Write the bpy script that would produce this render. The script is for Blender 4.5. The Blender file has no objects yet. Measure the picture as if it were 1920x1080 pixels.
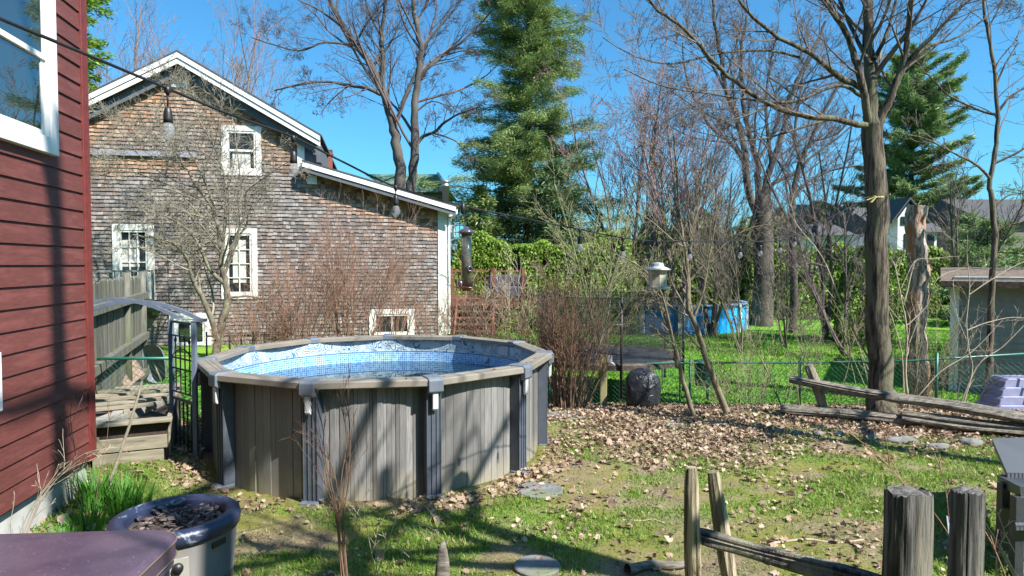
import bpy, math, random
import numpy as np
from mathutils import Vector, Matrix
PI = math.pi
R = math.radians

# ---------------------------------------------------------------- camera
SC = bpy.context.scene
COL = SC.collection
F, PITCH, CZ = 1231.0, 0.03584, 2.563
cam_d = bpy.data.cameras.new('camera'); cam = bpy.data.objects.new('camera', cam_d); COL.objects.link(cam)
cam.location = (0, 0, CZ); cam.rotation_euler = (PI/2-PITCH, 0, 0)
cam_d.sensor_width = 36; cam_d.lens = 36*F/1920; cam_d.clip_start = 0.05; cam_d.clip_end = 2000
SC.camera = cam
# ---------------------------------------------------------------- light
SUN_AZ, SUN_EL = R(-35), R(46)
SV = Vector((math.cos(SUN_EL)*math.cos(SUN_AZ), math.cos(SUN_EL)*math.sin(SUN_AZ), math.sin(SUN_EL)))
w = bpy.data.worlds.new('World'); SC.world = w; w.use_nodes = True
nt = w.node_tree; bg = nt.nodes['Background']
sky = nt.nodes.new('ShaderNodeTexSky'); sky.sky_type = 'NISHITA'; sky.sun_disc = False
sky.sun_elevation = SUN_EL; sky.sun_rotation = PI/2-SUN_AZ
sky.air_density = 1.0; sky.dust_density = 1.0; sky.ozone_density = 2.5
tint = nt.nodes.new('ShaderNodeMix'); tint.data_type = 'RGBA'; tint.blend_type = 'MULTIPLY'; tint.inputs[0].default_value = 1
tint.inputs[7].default_value = (.48, 1.14, 1.42, 1); nt.links.new(sky.outputs[0], tint.inputs[6]); nt.links.new(tint.outputs[2], bg.inputs[0]); bg.inputs[1].default_value = 0.065
sd = bpy.data.lights.new('sun', 'SUN'); sd.energy = 4.9; sd.angle = R(0.5); sd.color = (1.0, 0.95, 0.87)
so = bpy.data.objects.new('sun', sd); COL.objects.link(so)
so.rotation_euler = SV.to_track_quat('Z', 'Y').to_euler()
SC.view_settings.view_transform = 'Standard'; SC.view_settings.look = 'None'
SC.view_settings.exposure = 1.22; SC.view_settings.gamma = 1

# ---------------------------------------------------------------- helpers
def ray(px, py):
    u = (px-960)/F; v = -(py-540)/F
    return Vector((u, math.cos(PITCH)+v*math.sin(PITCH), -math.sin(PITCH)+v*math.cos(PITCH)))
def P(px, py, Y):
    d = ray(px, py); k = Y/d.y
    return Vector((d.x*k, Y, CZ+d.z*k))
def G(px, py, z=0.0):
    d = ray(px, py); k = (z-CZ)/d.z
    return Vector((d.x*k, d.y*k, z))
def sstep(a, b, x):
    t = np.clip((x-a)/(b-a), 0, 1); return t*t*(3-2*t)
def _h(ix, iy, s):
    n = (ix*374761393+iy*668265263+s*974634777) & 0xffffffff
    n = ((n ^ (n >> 13))*1274126177) & 0xffffffff
    return ((n ^ (n >> 16)) & 0xffff)/65535.0
def vnoise(x, y, s=0):
    x = np.asarray(x, float); y = np.asarray(y, float)
    ix = np.floor(x).astype(np.int64); iy = np.floor(y).astype(np.int64)
    fx = x-ix; fy = y-iy; fx = fx*fx*(3-2*fx); fy = fy*fy*(3-2*fy)
    a = _h(ix, iy, s); b = _h(ix+1, iy, s); c = _h(ix, iy+1, s); d = _h(ix+1, iy+1, s)
    return (a*(1-fx)+b*fx)*(1-fy)+(c*(1-fx)+d*fx)*fy
def fbm(x, y, s=0, o=3):
    t = 0; a = .5; n = 0
    x = np.asarray(x, float); y = np.asarray(y, float)
    for i in range(o):
        t = t+a*vnoise(x*2**i, y*2**i, s+i); n += a; a *= .5
    return t/n
def gz(x, y):
    x = np.asarray(x, float); y = np.asarray(y, float)
    s = x/np.maximum(y, 1)
    side = sstep(-.12, .04, s)
    right = -.25*sstep(11.0, 13.2, y)
    left = .22*sstep(11.5, 18, y)
    z = right*side+left*(1-side)
    z = z+.14*sstep(-3.3, -4.4, x)*sstep(4.5, 6, y)*(1-sstep(8, 11, y))
    z = z+.05*(fbm(x*.45, y*.45, 3)-.5)*sstep(2, 5, y)
    return z
def gz1(x, y): return float(gz(x, y))
def GP(px, Y):
    p = P(px, 500, Y); p.z = gz1(p.x, p.y); return p

def tag(o, label=None, cat=None, group=None, kind=None):
    if label: o['label'] = label
    if cat: o['category'] = cat
    if group: o['group'] = group
    if kind: o['kind'] = kind
    return o
def thing(name, label, cat, loc=(0, 0, 0), rz=0, group=None):
    o = bpy.data.objects.new(name, None); o.empty_display_size = .2; COL.objects.link(o)
    o.location = loc; o.rotation_euler = (0, 0, rz)
    return tag(o, label, cat, group)
def mesh_np(name, V, Fc, m, parent=None, smooth=False, attr=None, uv=None):
    V = np.asarray(V, dtype=np.float32).reshape(-1, 3)
    me = bpy.data.meshes.new(name)
    if isinstance(Fc, np.ndarray):
        n, k = Fc.shape
        me.vertices.add(len(V)); me.vertices.foreach_set('co', V.ravel())
        me.loops.add(n*k); me.loops.foreach_set('vertex_index', Fc.ravel().astype(np.int32))
        me.polygons.add(n); me.polygons.foreach_set('loop_start', (np.arange(n)*k).astype(np.int32))
        me.polygons.foreach_set('loop_total', np.full(n, k, dtype=np.int32))
        me.update(calc_edges=True)
    else:
        me.from_pydata(V.tolist(), [], Fc); me.update()
    if uv is not None:
        l = me.uv_layers.new(name='UVMap')
        vi = np.empty(len(me.loops), dtype=np.int32); me.loops.foreach_get('vertex_index', vi)
        l.data.foreach_set('uv', np.asarray(uv, dtype=np.float32)[vi].ravel())
    if attr:
        for k, a in attr.items():
            at = me.attributes.new(k, 'FLOAT', 'POINT'); at.data.foreach_set('value', np.asarray(a, dtype=np.float32))
    if smooth: me.polygons.foreach_set('use_smooth', np.ones(len(me.polygons), dtype=bool))
    if m: me.materials.append(m)
    o = bpy.data.objects.new(name, me); COL.objects.link(o)
    if parent: o.parent = parent
    return o

class MB:
    def __init__(s): s.v = []; s.f = []; s.t = []
    def add(s, vs, fs):
        n = len(s.v); s.v += [tuple(v) for v in vs]; s.f += [tuple(i+n for i in f) for f in fs]
    def box(s, x0, x1, y0, y1, z0, z1, M_=None):
        vs = [Vector((x, y, z)) for x in (x0, x1) for y in (y0, y1) for z in (z0, z1)]
        if M_ is not None: vs = [M_ @ v for v in vs]
        s.add(vs, [(0, 1, 3, 2), (4, 6, 7, 5), (0, 4, 5, 1), (2, 3, 7, 6), (0, 2, 6, 4), (1, 5, 7, 3)])
        return s
    def bar(s, a, b, wx, wz, up=(0, 0, 1), jit=0, rnd=None):
        a = Vector(a); b = Vector(b); d = (b-a).normalized(); u = Vector(up)
        sx = d.cross(u)
        if sx.length < 1e-4: sx = d.cross(Vector((0, 1, 0)))
        sx.normalize(); sz = sx.cross(d)
        vs = []
        for p in (a, b):
            for i, k in ((-1, -1), (1, -1), (1, 1), (-1, 1)): vs.append(p+sx*i*wx/2+sz*k*wz/2)
        s.add(vs, [(0, 3, 2, 1), (4, 5, 6, 7), (0, 1, 5, 4), (1, 2, 6, 5), (2, 3, 7, 6), (3, 0, 4, 7)])
        return s
    def prism(s, pts, y0, y1, axis='y'):
        n = len(pts)
        if axis == 'y': vs = [(a, y0, b) for a, b in pts]+[(a, y1, b) for a, b in pts]
        elif axis == 'z': vs = [(a, b, y0) for a, b in pts]+[(a, b, y1) for a, b in pts]
        else: vs = [(y0, a, b) for a, b in pts]+[(y1, a, b) for a, b in pts]
        s.add(vs, [tuple(range(n))[::-1], tuple(range(n, 2*n))]+[(i, (i+1) % n, (i+1) % n+n, i+n) for i in range(n)])
        return s
    def lathe(s, prof, n=20, c=(0, 0, 0), cap=True):
        vs = [(c[0]+r*math.cos(2*PI*k/n), c[1]+r*math.sin(2*PI*k/n), c[2]+z) for r, z in prof for k in range(n)]
        fs = [(i*n+k, i*n+(k+1) % n, (i+1)*n+(k+1) % n, (i+1)*n+k) for i in range(len(prof)-1) for k in range(n)]
        if cap: fs += [tuple(range(n))[::-1], tuple((len(prof)-1)*n+k for k in range(n))]
        s.add(vs, fs); return s
    def tube(s, pts, r, n=8, r1=None):
        pts = [Vector(p) for p in pts]; m = len(pts)
        if r1 is None: r1 = r
        d0 = (pts[-1]-pts[0]).normalized(); ref = Vector((0, 0, 1)) if abs(d0.z) < .8 else Vector((1, 0, 0))
        vs = []
        for i, p in enumerate(pts):
            d = (pts[min(i+1, m-1)]-pts[max(i-1, 0)]).normalized()
            u = d.cross(ref).normalized(); v_ = d.cross(u)
            rr = r+(r1-r)*i/max(1, m-1)
            for k in range(n):
                a = 2*PI*k/n; vs.append(p+u*math.cos(a)*rr+v_*math.sin(a)*rr)
        fs = [(i*n+k, i*n+(k+1) % n, (i+1)*n+(k+1) % n, (i+1)*n+k) for i in range(m-1) for k in range(n)]
        fs += [tuple(range(n))[::-1], tuple((m-1)*n+k for k in range(n))]
        s.add(vs, fs); return s
    def build(s, name, m, parent=None, smooth=False, bevel=0):
        o = mesh_np(name, s.v, s.f, m, parent, smooth)
        if bevel:
            b = o.modifiers.new('bevel', 'BEVEL'); b.width = bevel; b.segments = 2; b.limit_method = 'ANGLE'; b.angle_limit = R(40)
        return o

# polylines of wood, turned into one mesh with numpy
class Wood:
    def __init__(s): s.L = {3: [], 4: [], 5: [], 8: [], 14: []}
    def add(s, pts, rad, sides=3): s.L[sides].append((pts, rad))
    def build(s, name, m, parent, rough=0, offset=None):
        VV = []; FF = []; base = 0
        for n, lst in s.L.items():
            if not lst: continue
            ln = np.array([len(p) for p, _ in lst]); C = np.array([tuple(q) for p, _ in lst for q in p], dtype=np.float64)
            rr = np.array([q for _, r in lst for q in r]); tot = len(C)
            end = np.cumsum(ln); st = end-ln; pid = np.repeat(np.arange(len(lst)), ln)
            idx = np.arange(tot); nx = np.minimum(idx+1, end[pid]-1); pv = np.maximum(idx-1, st[pid])
            D = C[nx]-C[pv]; D /= np.linalg.norm(D, axis=1)[:, None]+1e-9
            D0 = C[end-1]-C[st]; D0 /= np.linalg.norm(D0, axis=1)[:, None]+1e-9
            ref = np.where(np.abs(D0[:, 2:3]) < .75, np.array([[0, 0, 1.]]), np.array([[1., .13, 0]]))[pid]
            U = np.cross(D, ref); U /= np.linalg.norm(U, axis=1)[:, None]+1e-9; W = np.cross(D, U)
            a = 2*PI*np.arange(n)/n
            rk = np.repeat(rr[:, None], n, 1)
            if n >= 8 and rough:
                rk = rk*(1+rough*(np.random.RandomState(5).rand(tot, n)-.5))
            V = C[:, None, :]+rk[:, :, None]*(U[:, None, :]*np.cos(a)[None, :, None]+W[:, None, :]*np.sin(a)[None, :, None])
            keep = idx[idx+1 < end[pid]]
            k = np.arange(n); k2 = (k+1) % n
            q = np.stack([keep[:, None]*n+k, keep[:, None]*n+k2, (keep[:, None]+1)*n+k2, (keep[:, None]+1)*n+k], -1).reshape(-1, 4)
            VV.append(V.reshape(-1, 3)); FF.append(q+base); base += tot*n
        V = np.concatenate(VV)
        if offset is not None: V = V-np.array(offset)[None, :]
        return mesh_np(name, V, np.concatenate(FF), m, parent, smooth=True)

def rv(rng): return Vector((rng.gauss(0, 1), rng.gauss(0, 1), rng.gauss(0, 1)))
def branch(Wd, p, d, L, r, lvl, rng, cfg):
    """one branch with its side branches; cfg: list per level of (children, angle, shrink)"""
    n = 6 if lvl == 0 else (5 if lvl == 1 else 3)
    pts = [p.copy()]; d = d.normalized(); rad = [r]; q = p.copy()
    wob = cfg.get('wob', .16)*(1 if lvl < 2 else .65); up = cfg.get('up', .05); tip = cfg.get('tip', .3); mn = cfg.get('minr', .004)
    last = lvl >= len(cfg['n'])
    for i in range(n):
        d = (d+rv(rng)*wob+Vector((0, 0, up))).normalized()
        q = q+d*(L/n); pts.append(q.copy()); rad.append(max(mn*.8, r*(1-(1-tip)*(i+1)/n)))
    Wd.add(pts, rad, 5 if r > .05 else (4 if r > .02 else 3))
    if last: return
    sprout(Wd, pts, rad, L, lvl, rng, cfg, cfg.get('t0', .22))
def sprout(Wd, pts, rad, L, lvl, rng, cfg, t0=.2, k=None):
    k = cfg['n'][lvl] if k is None else k
    m = len(pts)-1; mn = cfg.get('minr', .004)
    for j in range(k):
        t = t0+(1-t0)*(j+rng.random())/k; t = min(t, .999)
        i = int(t*m); fr = t*m-i
        q = pts[i].lerp(pts[i+1], fr); dd = (pts[i+1]-pts[i]).normalized()
        a = R(cfg.get('ang', 45)+rng.uniform(-14, 14))
        s = dd.cross(rv(rng)).normalized()
        if cfg.get('flat'): s = Vector((s.x, s.y*cfg['flat'], s.z)).normalized()
        nd = dd*math.cos(a)+s*math.sin(a)
        l2 = L*cfg.get('shr', .55)*rng.uniform(.6, 1.25)*(1.1-.55*t)
        r2 = max(mn, (rad[i]+(rad[i+1]-rad[i])*fr)*cfg.get('rsh', .55)*rng.uniform(.7, 1))
        branch(Wd, q, nd, l2, r2, lvl+1, rng, cfg)
def smooth_path(pts, n=4):
    out = []; m = len(pts)
    for i in range(m-1):
        p0 = pts[max(i-1, 0)]; p1 = pts[i]; p2 = pts[i+1]; p3 = pts[min(i+2, m-1)]
        for k in range(n):
            t = k/n
            out.append(.5*((2*p1)+(p2-p0)*t+(2*p0-5*p1+4*p2-p3)*t*t+(3*p1-p0-3*p2+p3)*t**3))
    out.append(pts[-1].copy()); return out
def limb(Wt, Wc, pl, Y, r0, r1, rng, cfg, k=8, Lc=None, dy=0.0, sides=8, lvl=0, t0=.15, Y1=None):
    """main limb traced at a depth; side branches grow from it"""
    m = len(pl); pts = []
    for i, q in enumerate(pl):
        yy = Y+(((Y1 if Y1 is not None else Y)-Y)*i/(m-1))+(rng.uniform(-dy, dy) if i else 0)
        pts.append(P(q[0], q[1], yy))
    pts = smooth_path(pts, 4); n = len(pts)
    if sides != 14: r0 *= .85; r1 *= .8
    pts = [p+rv(rng)*r0*.10 if 0 < i < n-1 else p for i, p in enumerate(pts)]
    rad = [r0+(r1-r0)*(i/(n-1))**.8 for i in range(n)]
    Wt.add(pts, rad, sides)
    L = sum((pts[i+1]-pts[i]).length for i in range(n-1))
    if k: sprout(Wc, pts, rad, Lc or L*.7, lvl, rng, cfg, t0, k)
    return pts, rad

def leaf_mesh(name, C, U, N, L, Wd, m, parent=None, smooth=False, fold=0.0):
    """rhombic leaf faces: centre C, long axis U, normal N"""
    S = np.cross(U, N); S /= np.linalg.norm(S, axis=1)[:, None]+1e-9
    N = np.cross(S, U)
    L = np.asarray(L)[:, None]; Wd = np.asarray(Wd)[:, None]
    a = C-U*L*.5; b = C+S*Wd*.5-U*L*.05+N*Wd*fold; c = C+U*L*.5; d = C-S*Wd*.5-U*L*.05+N*Wd*fold
    V = np.stack([a, b, c, d], 1).reshape(-1, 3)
    n = len(C); q = (np.arange(n)*4)[:, None]+np.array([[0, 1, 2, 3]])
    return mesh_np(name, V, q, m, parent, smooth)
def unit(n, rs):
    v = rs.normal(size=(n, 3)); return v/np.linalg.norm(v, axis=1)[:, None]
def nrm(v): return v/(np.linalg.norm(v, axis=1)[:, None]+1e-9)

# ---------------------------------------------------------------- materials
def new_mat(name):
    m = bpy.data.materials.new(name); m.use_nodes = True
    n = m.node_tree; return m, n, n.nodes['Principled BSDF']
def nd(n, t, **k):
    x = n.nodes.new(t)
    for a, b in k.items():
        if a.startswith('i_'):
            key = a[2:]; key = int(key) if key.isdigit() else key.replace('_', ' ')
            x.inputs[key].default_value = b
        else: setattr(x, a, b)
    return x
def mixc(n, fac, a, b, mode='MIX'):
    x = n.nodes.new('ShaderNodeMix'); x.data_type = 'RGBA'; x.blend_type = mode
    for s, v in ((0, fac), (6, a), (7, b)):
        if isinstance(v, (int, float)): x.inputs[s].default_value = v
        elif isinstance(v, tuple): x.inputs[s].default_value = (*v[:3], 1)
        else: n.links.new(v, x.inputs[s])
    return x.outputs[2]
def ramp(n, src, a, b):
    x = n.nodes.new('ShaderNodeMapRange'); x.inputs[1].default_value = a; x.inputs[2].default_value = b
    n.links.new(src, x.inputs[0]); return x.outputs[0]
def coords(n, sc=(1, 1, 1), out='Object'):
    tc = n.nodes.new('ShaderNodeTexCoord'); mp = n.nodes.new('ShaderNodeMapping'); mp.inputs[3].default_value = sc
    n.links.new(tc.outputs[out], mp.inputs[0]); return mp.outputs[0]
def noise(n, co, scale, detail=4, rough=.6, dist=0):
    x = nd(n, 'ShaderNodeTexNoise'); x.inputs['Scale'].default_value = scale; x.inputs['Detail'].default_value = detail
    x.inputs['Roughness'].default_value = rough; x.inputs['Distortion'].default_value = dist
    n.links.new(co, x.inputs['Vector']); return x.outputs[0]
def bump(n, bs, h, st, dist=.02):
    b = nd(n, 'ShaderNodeBump'); b.inputs['Strength'].default_value = st; b.inputs['Distance'].default_value = dist
    n.links.new(h, b.inputs['Height']); n.links.new(b.outputs[0], bs.inputs['Normal'])
def mat(name, c1, c2=None, scale=5, rough=.8, bmp=0, stretch=(1, 1, 1), isl=0, lo=.35, hi=.65, metal=0, spec=None, bdist=.01, c3=None, transl=0):
    m, n, bs = new_mat(name); bs.inputs['Roughness'].default_value = rough; bs.inputs['Metallic'].default_value = metal
    if spec is not None: bs.inputs['Specular IOR Level'].default_value = spec
    if c2 is None: c2 = tuple(c*.8 for c in c1)
    co = coords(n, stretch); h = noise(n, co, scale)
    col = mixc(n, ramp(n, h, lo, hi), c1, c2)
    if c3:
        h3 = noise(n, co, scale*.23, 3); col = mixc(n, ramp(n, h3, .5, .64), col, c3)
    if isl:
        g = nd(n, 'ShaderNodeNewGeometry'); hs = nd(n, 'ShaderNodeHueSaturation')
        mr = nd(n, 'ShaderNodeMapRange'); mr.inputs[3].default_value = 1-isl; mr.inputs[4].default_value = 1+isl
        n.links.new(g.outputs['Random Per Island'], mr.inputs[0]); n.links.new(mr.outputs[0], hs.inputs['Value'])
        n.links.new(col, hs.inputs['Color']); col = hs.outputs[0]
    n.links.new(col, bs.inputs['Base Color'])
    if bmp: bump(n, bs, noise(n, co, scale*1.7, 6, .7), bmp, bdist)
    if transl:
        tr = nd(n, 'ShaderNodeBsdfTranslucent'); n.links.new(col, tr.inputs[0])
        mx = nd(n, 'ShaderNodeMixShader'); mx.inputs[0].default_value = transl
        n.links.new(bs.outputs[0], mx.inputs[1]); n.links.new(tr.outputs[0], mx.inputs[2])
        n.links.new(mx.outputs[0], n.nodes['Material Output'].inputs[0])
    return m
def leafmat(name, cols, transl=.35, rough=.6, sat=1):
    """each leaf island gets one of a range of colours"""
    m, n, bs = new_mat(name); bs.inputs['Roughness'].default_value = rough
    g = nd(n, 'ShaderNodeNewGeometry'); cr = nd(n, 'ShaderNodeValToRGB')
    e = cr.color_ramp.elements
    while len(e) < len(cols): e.new(.5)
    for i, c in enumerate(cols): e[i].position = i/(len(cols)-1); e[i].color = (*c, 1)
    n.links.new(g.outputs['Random Per Island'], cr.inputs[0]); n.links.new(cr.outputs[0], bs.inputs['Base Color'])
    if transl:
        tr = nd(n, 'ShaderNodeBsdfTranslucent'); n.links.new(cr.outputs[0], tr.inputs[0])
        mx = nd(n, 'ShaderNodeMixShader'); mx.inputs[0].default_value = transl
        n.links.new(bs.outputs[0], mx.inputs[1]); n.links.new(tr.outputs[0], mx.inputs[2])
        n.links.new(mx.outputs[0], n.nodes['Material Output'].inputs[0])
    return m
M = {}
M['red_siding'] = mat('red siding', (.135, .04, .034), (.1, .03, .026), 9, .6, .5, (1, 1, 6), isl=.09, bdist=.004, c3=(.16, .05, .045))
M['red_trim'] = mat('red trim', (.16, .03, .026), (.12, .022, .02), 12, .55, .3)
M['white'] = mat('white paint', (.8, .79, .78), (.7, .69, .68), 6, .5, .15)
M['white_worn'] = mat('worn white paint', (.76, .76, .74), (.55, .53, .5), 9, .7, .3, c3=(.62, .6, .56))
M['concrete'] = mat('concrete', (.36, .37, .36), (.22, .24, .22), 4, .9, .4, c3=(.45, .45, .44))
M['glass'] = None
m, n, bs = new_mat('window glass'); bs.inputs['Base Color'].default_value = (.02, .025, .03, 1); bs.inputs['Roughness'].default_value = .03
bs.inputs['IOR'].default_value = 1.9; M['glass'] = m
m, n, bs = new_mat('clear glass'); bs.inputs['Base Color'].default_value = (1, 1, 1, 1); bs.inputs['Roughness'].default_value = .02
bs.inputs['Transmission Weight'].default_value = 1; bs.inputs['IOR'].default_value = 1.35; M['bulb'] = m
m, n, bs = new_mat('see through window'); bs.inputs['Base Color'].default_value = (.8, .85, .85, 1); bs.inputs['Roughness'].default_value = .02
tr = nd(n, 'ShaderNodeBsdfTransparent'); gl = nd(n, 'ShaderNodeBsdfGlossy'); gl.inputs['Roughness'].default_value = .02
mx = nd(n, 'ShaderNodeMixShader'); mx.inputs[0].default_value = .45
n.links.new(tr.outputs[0], mx.inputs[1]); n.links.new(gl.outputs[0], mx.inputs[2]); n.links.new(mx.outputs[0], n.nodes['Material Output'].inputs[0]); M['pane'] = m
M['curtain'] = mat('curtain', (.55, .55, .52), (.42, .42, .4), 8, .9)
M['dark'] = mat('dark inside', (.02, .02, .022), (.03, .03, .03), 3, .9)
M['black'] = mat('black plastic', (.012, .012, .014), (.02, .02, .022), 8, .45)
M['black_metal'] = mat('black iron', (.02, .021, .024), (.035, .035, .038), 12, .5)
M['arbor'] = mat('grey painted metal', (.13, .16, .22), (.1, .13, .18), 12, .45)
M['fascia'] = mat('grey soffit', (.1, .11, .13), (.08, .09, .105), 5, .7)
M['roof'] = mat('dark shingle', (.05, .05, .055), (.08, .08, .085), 20, .95, .4)
M['green_roof'] = mat('green shingle roof', (.07, .14, .1), (.1, .19, .13), 12, .9, .4)
M['brick'] = mat('brick', (.25, .09, .06), (.16, .06, .045), 20, .9, .3)
M['steel'] = mat('steel', (.5, .51, .53), (.36, .37, .4), 5, .35, metal=.8)
M['rail'] = mat('pool rail', (.24, .215, .18), (.19, .17, .145), 3, .38, .1, (1, 1, 1))
M['cap'] = mat('pool cap', (.14, .165, .2), (.11, .13, .165), 8, .4)
M['upright'] = mat('pool upright', (.075, .09, .115), (.06, .072, .095), 8, .45)
M['clip'] = mat('white plastic clip', (.55, .56, .58), (.46, .47, .49), 8, .5)
M['bark'] = mat('grey maple bark', (.16, .13, .095), (.032, .026, .02), 6, .95, 1.0, (3.2, 3.2, .4), lo=.44, hi=.58, bdist=.05, c3=(.15, .15, .09))
M['bark_far'] = mat('far bark', (.06, .05, .045), (.11, .095, .08), 2.5, .95, .5, (1, 1, .4))
M['twig'] = mat('bare twigs', (.1, .08, .065), (.15, .125, .1), 1.2, .9)
M['twig_far'] = mat('far bare twigs', (.1, .075, .075), (.13, .1, .1), .6, .95)
M['twig_purple'] = mat('budding twigs', (.24, .16, .17), (.2, .15, .15), .6, .95)
M['cane'] = mat('reddish canes', (.33, .19, .13), (.22, .125, .09), 2.5, .85)
M['cane_dark'] = mat('brown canes', (.22, .13, .085), (.12, .075, .05), 2.5, .85)
M['pale_twig'] = mat('pale saplings', (.42, .36, .28), (.27, .22, .16), 3, .8)
M['olive_twig'] = mat('olive stems', (.25, .24, .13), (.16, .15, .085), 2.5, .85)
M['snag'] = mat('rotten snag wood', (.5, .42, .35), (.17, .13, .1), 7, .95, 1, (2.5, 2.5, .6), bdist=.04, lo=.45, hi=.55, c3=(.4, .17, .07))
M['old_wood'] = mat('weathered cedar', (.33, .29, .22), (.13, .115, .09), 10, .9, .9, (3, 3, .5), bdist=.02)
M['old_rail'] = mat('weathered split rail', (.25, .225, .185), (.08, .07, .06), 10, .9, 1, (.5, 3, 3), bdist=.02)
M['grey_wood'] = mat('grey fence wood', (.15, .145, .125), (.055, .055, .047), 7, .95, .8, (2.5, 2.5, .35), isl=.3, bdist=.012, c3=(.1, .11, .06))
M['plank'] = mat('planter board', (.3, .27, .2), (.17, .15, .11), 7, .85, .4, (.4, 3, 3), isl=.15)
M['deck'] = mat('stained deck', (.2, .075, .045), (.12, .05, .032), 6, .75, .3, isl=.2)
M['green_metal'] = mat('green vinyl wire', (.01, .13, .09), (.012, .1, .075), 5, .4)
M['blue_wall'] = mat('blue pool wall', (.012, .22, .62), (.015, .28, .7), 1.5, .45)
M['soil'] = mat('soil', (.06, .045, .033), (.03, .023, .018), 30, .95, .6)
M['rock'] = mat('grey rock', (.2, .2, .2), (.1, .11, .11), 6, .9, .6, c3=(.14, .16, .1))
M['wicker'] = None
M['needle'] = leafmat('spruce needles', [(.08, .17, .05), (.17, .27, .08), (.27, .36, .09), (.11, .21, .09), (.32, .38, .11), (.2, .19, .09)], .3)
M['pine'] = leafmat('pine needles', [(.11, .2, .08), (.22, .3, .1), (.15, .25, .12), (.28, .36, .12)], .3)
M['cedar'] = leafmat('cedar hedge leaves', [(.09, .19, .02), (.17, .3, .03), (.26, .38, .04), (.12, .24, .025), (.34, .42, .07)], .35)
M['cedar_dark'] = leafmat('dark hedge leaves', [(.06, .12, .018), (.12, .2, .03), (.18, .26, .04), (.08, .14, .02)], .3)
M['thuja'] = leafmat('yew leaves', [(.08, .15, .02), (.2, .29, .035), (.14, .22, .03)], .3)
M['grass'] = leafmat('grass blades', [(.06, .16, .015), (.12, .26, .02), (.21, .34, .035), (.32, .34, .09), (.1, .2, .02), (.36, .3, .14)], .4)
M['lawn_grass'] = leafmat('lawn blades', [(.07, .2, .015), (.13, .31, .025), (.2, .38, .04)], .4)
M['iris'] = leafmat('lily leaves', [(.04, .15, .02), (.09, .26, .03), (.07, .2, .03)], .35)
M['litter'] = leafmat('fallen leaves', [(.12, .07, .04), (.34, .235, .155), (.2, .125, .08), (.54, .43, .33), (.27, .17, .11), (.42, .31, .22), (.07, .045, .03), (.48, .36, .26), (.16, .1, .06)], .15, .75)
m, n, bs = new_mat('woven resin'); co = coords(n, (1, 1, 1)); wv = nd(n, 'ShaderNodeTexWave'); wv.inputs['Scale'].default_value = 28; wv.bands_direction = 'Y'
n.links.new(co, wv.inputs[0]); wv2 = nd(n, 'ShaderNodeTexWave'); wv2.inputs['Scale'].default_value = 9; wv2.bands_direction = 'X'; n.links.new(co, wv2.inputs[0])
n.links.new(mixc(n, wv.outputs[1], (.03, .035, .045), (.1, .115, .14)), bs.inputs['Base Color']); bs.inputs['Roughness'].default_value = .38
bump(n, bs, mixc(n, wv2.outputs[1], wv.outputs[0], (0, 0, 0)), .8, .01); M['wicker'] = m
m, n, bs = new_mat('bulb glass'); bs.inputs['Base Color'].default_value = (.4, .43, .47, 1); bs.inputs['Roughness'].default_value = .03
tr = nd(n, 'ShaderNodeBsdfTransparent'); mx = nd(n, 'ShaderNodeMixShader'); mx.inputs[0].default_value = .3
n.links.new(tr.outputs[0], mx.inputs[1]); n.links.new(bs.outputs[0], mx.inputs[2]); n.links.new(mx.outputs[0], n.nodes['Material Output'].inputs[0]); M['bulb'] = m
M['wicker_frame'] = mat('dark resin frame', (.03, .033, .04), (.05, .055, .065), 9, .45)
# ================================================================ ground
def litter_mask(x, y):
    """where fallen leaves lie thick"""
    a = sstep(.6, 1.6, x)*sstep(7.9, 9.6, y+.4*(fbm(x*1.2, y*1.2, 71)-.5)*3)*(1-sstep(12.6, 13.2, y))
    a = a*(1-.55*sstep(2.8, 4.2, x)*(1-sstep(9.2, 10.2, y)))
    d = np.abs(np.hypot(x+1.85, y-9.29)-2.6); ring = (1-sstep(.05, .4, d))*.6*(fbm(x*1.3, y*1.3, 19) > .5)
    bed = ((x < -3.7) & (x > -6) & (y > 8.2) & (y < 11.5))*.8
    back = sstep(-.7, .2, x)*sstep(10.3, 11, y)*(1-sstep(12.8, 13.1, y))*.7
    m = np.maximum(np.maximum(a, ring), np.maximum(bed, back))
    return np.clip(m*(.1+1.25*fbm(x*1.4, y*1.4, 11)), 0, 1)
def lawn_mask(x, y):
    a = sstep(12.9, 13.6, y)*sstep(-.13, -.05, x/np.maximum(y, 1))
    b = sstep(11.3, 12.5, y)*(1-sstep(-.13, -.05, x/np.maximum(y, 1)))*.8
    return np.clip(a+b, 0, 1)
def grass_mask(x, y):
    n = fbm(x*1.1, y*1.1, 21, 4); g = sstep(.38, .52, n)*(.55+.45*sstep(.4, .6, fbm(x*4, y*4, 29)))
    g = g*(1-litter_mask(x, y)*.85)
    bare = (1-sstep(.6, 1.4, np.hypot((x-2.6)/1.6, (y-6.1)/.55)))
    g = g*(1-.9*bare)
    g = g*(1-(np.hypot(x+1.85, y-9.29) < 2.5))
    return g
def axis(a, b, fine0, fine1, step, grow=1.18):
    xs = list(np.arange(fine0, fine1, step)); s = step; x = xs[-1]
    while x < b: s *= grow; x += s; xs.append(x)
    s = step; x = fine0; pre = []
    while x > a: s *= grow; x -= s; pre.append(x)
    return np.array(pre[::-1]+xs)
gx = axis(-400, 400, -5.5, 9, .09); gy = axis(-30, 900, 3, 13.5, .09)
X, Y_ = np.meshgrid(gx, gy); Z = gz(X, Y_)
nf = np.clip(1-(np.hypot(X, Y_-8)/14), 0, 1)
Z = Z+(.035*(fbm(X*3, Y_*3, 5)-.5)+.02*litter_mask(X, Y_)*(fbm(X*9, Y_*9, 8)))*nf
Z = np.where(np.hypot(X+1.85, Y_-9.29) < 2.2, Z-.1, Z)
nx_, ny_ = len(gx), len(gy)
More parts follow.
